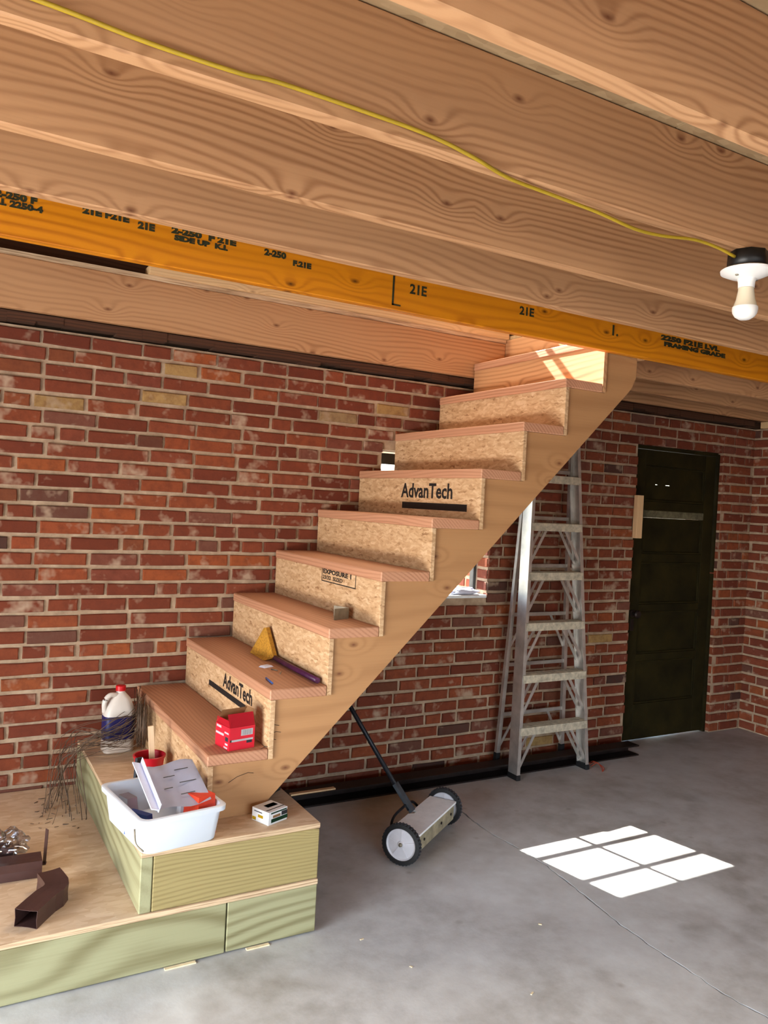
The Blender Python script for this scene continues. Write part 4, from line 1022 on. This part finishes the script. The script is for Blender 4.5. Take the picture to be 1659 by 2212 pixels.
# brown downspout length with strap
ds = empty('downspout_section', (-0.3, -0.80, H1), 'brown metal downspout length with an upright strap at the left of the low platform', 'pipe')
b = bmesh.new(); rect_sweep(b, [(-0.62, -0.80, H1+0.029), (-0.30, -0.808, H1+0.029), (0.010, -0.822, H1+0.029)], 0.075, 0.056, (0, 0, 1)); mesh_obj('downspout_tube', b, 'brown_gutter', ds)
b = bmesh.new(); bar(b, (0.028, -0.755, H1+0.002), (0.034, -0.745, H1+0.115), 0.020, 0.0025, Vector((1, 0.3, 0))); bar(b, (0.034, -0.760, H1+0.0022), (-0.04, -0.740, H1+0.0022), 0.020, 0.0025, Vector((0, 0, 1))); mesh_obj('strap', b, 'brown_gutter', ds)
# plastic bag bundle on it
b = bmesh.new(); bmesh.ops.create_icosphere(b, subdivisions=4, radius=1.0)
rq = random.Random(4)
from mathutils import noise as mn
for v in b.verts:
    k = 1+0.45*mn.noise(v.co*2.2)+0.22*mn.noise(v.co*6); v.co = Vector((v.co.x*0.085*k-0.115, v.co.y*0.060*k-0.700, max(H1+0.001, v.co.z*0.055*k+H1+0.058)))
tag(mesh_obj('crumpled_bag', b, 'film', smooth=True), 'crumpled clear plastic bag behind the brown downspout at the left edge', 'bag')
b = bmesh.new(); bar(b, (-0.10, -0.725, H1+0.002), (-0.095, -0.72, H1+0.07), 0.055, 0.05, Vector((1, 0, 0))); tag(mesh_obj('downspout_offcut', b, 'brown_gutter'), 'short brown downspout offcut standing in the clear bag', 'pipe offcut')
b = bmesh.new()
for i in range(10): 
    t0 = rw.uniform(0, 6); tube(b, [(-0.13+0.055*math.cos(t0+t), -0.50+0.05*math.sin(t0+t)+rw.uniform(-0.004, 0.004), H1+0.004+0.02*abs(math.sin(t*0.7+i))) for t in [0, 0.7, 1.4, 2.1, 2.8, 3.5]], 0.0016, 5, 4)
tag(mesh_obj('wire_coil', b, 'wire'), 'small dark coil of wire on the low platform at the left edge', 'wire')

b = bmesh.new(); rg = random.Random(3)
bmesh.ops.create_icosphere(b, subdivisions=3, radius=1.0)
for v in b.verts:
    k = 1+0.5*mn.noise(v.co*2.5+Vector((7, 0, 0))); v.co = Vector((2.33+v.co.x*0.10*k, 0.055+v.co.y*0.040, max(WZ0-0.0015, WZ0+0.014+v.co.z*0.022*k)))
tag(mesh_obj('white_rag', b, 'paper', smooth=True), 'crumpled white rag on the window sill under the stairs', 'rag')
# angle bracket on the third tread
zt2 = TZ[2]+0.0006
b = bmesh.new(); bar(b, (1.030, -0.900, zt2+0.022), (1.108, -0.872, zt2+0.022), 0.0025, 0.044, Z); bar(b, (1.108, -0.872, zt2+0.022), (1.075, -0.805, zt2+0.022), 0.0025, 0.044, Z)
ab = tag(mesh_obj('angle_bracket', b, 'galv'), 'galvanised angle bracket standing on the third tread', 'bracket')
# whisk broom on the second tread leaning on the riser
zt1 = TZ[1]+0.0006; wb_ = empty('whisk_broom', (0.90, -0.75, zt1), 'whisk broom with ochre bristles and purple handle on the second tread', 'broom')
b = bmesh.new()
A = [Vector((0.885, -0.425, zt1+0.001)), Vector((0.880, -0.600, zt1+0.001)), Vector((0.9145, -0.625, zt1+0.016)), Vector((0.9155, -0.520, zt1+0.125)), Vector((0.9155, -0.495, zt1+0.120))]
V1 = [b.verts.new(p) for p in A]; V2 = [b.verts.new(p-Vector((0.018, 0.004, 0))) for p in A]
b.faces.new(V1); b.faces.new(V2[::-1])
for i in range(5): b.faces.new((V1[i], V1[(i+1) % 5], V2[(i+1) % 5], V2[i]))
mesh_obj('bristles', b, 'bristle', wb_)
b = bmesh.new(); tube(b, [(0.905, -0.615, zt1+0.014), (0.905, -0.80, zt1+0.012), (0.906, -1.040, zt1+0.011)], 0.0105, 10); mesh_obj('broom_handle', b, 'purple', wb_)
b = bmesh.new(); tube(b, [(0.752, -0.915, zt1+0.004), (0.742, -1.005, zt1+0.004)], 0.0036, 6); tag(mesh_obj('pencil', b, 'blue_pen'), 'blue pencil lying on the second tread', 'pencil')
for i, (x, y, dx, dy) in enumerate(((0.83, -0.86, 0.02, 0.035), (0.845, -0.80, -0.015, 0.03))):
    b = bmesh.new(); tube(b, [(x, y, zt1+0.0022), (x+dx, y+dy, zt1+0.0022)], 0.0022, 6)
    tag(mesh_obj('loose_screw', b, 'galv'), ['loose screw on the second tread nearer the open edge', 'loose screw on the second tread nearer the broom bristles'][i], 'screw', 'loose screws')
b = bmesh.new(); obox(b, (0.83, -0.715), 0.4, (0.05, 0.035), zt1, zt1+0.006, 0, 0.7); tag(mesh_obj('paper_scrap', b, 'paper'), 'pale crumpled scrap on the second tread by the broom', 'paper scrap')
# dark lump at the stringer foot
b = bmesh.new(); tube(b, [(0.765, -0.955, H2+0.012), (0.80, -0.93, H2+0.018), (0.83, -0.90, H2+0.012)], 0.011, 8, 4); tag(mesh_obj('black_clip', b, 'rubber'), 'small black clip on the platform behind the stringer foot', 'clip')
b = bmesh.new(); obox(b, (0.80, -0.85), 0.5, (0.05, 0.05), H2+0.0005, H2+0.035, 0, 0.7); tag(mesh_obj('grey_rag', b, 'white_plastic'), 'pale grey crumpled rag behind the stringer foot', 'rag')
# orange string by the ladder foot and chips on the floor
b = bmesh.new()
for i in range(3):
    tube(b, [(3.10+rw.uniform(-0.01, 0.02), -0.255+0.02*i, 0.0025), (3.125, -0.28+0.015*i, 0.03), (3.12+0.01*i, -0.32, 0.012), (3.10, -0.35, 0.0025)], 0.0022, 5, 4)
tag(mesh_obj('orange_string', b, 'orange_string'), 'short orange-red string by the right ladder foot', 'string')
groups = 'pale chips scattered on the concrete floor'
for (x, y) in ((1.05, -1.55), (1.32, -1.83), (0.92, -2.05), (1.62, -1.52), (0.98, -1.34)):
    b = bmesh.new(); obox(b, (x, y), rw.uniform(0, 3), (rw.uniform(0.008, 0.016), 0.005), 0.0003, 0.0025); tag(mesh_obj('wood_chip', b, 'chip'), 'tiny pale chip lying on the bare concrete in front of the stairs', 'chip', groups)
# pale shim slivers under the low platform
for i, (x0, x1) in enumerate(((0.33, 0.43), (0.60, 0.68))):
    b = bmesh.new(); box(b, (x0, PY-0.012, 0.0003), (x1, PY+0.002, 0.0045), 0.0005); tag(mesh_obj('shim', b, 'chip'), ['pale wood shim under the low platform left of its front seam', 'pale wood shim under the low platform right of its front seam'][i], 'shim', 'shims under the low platform')
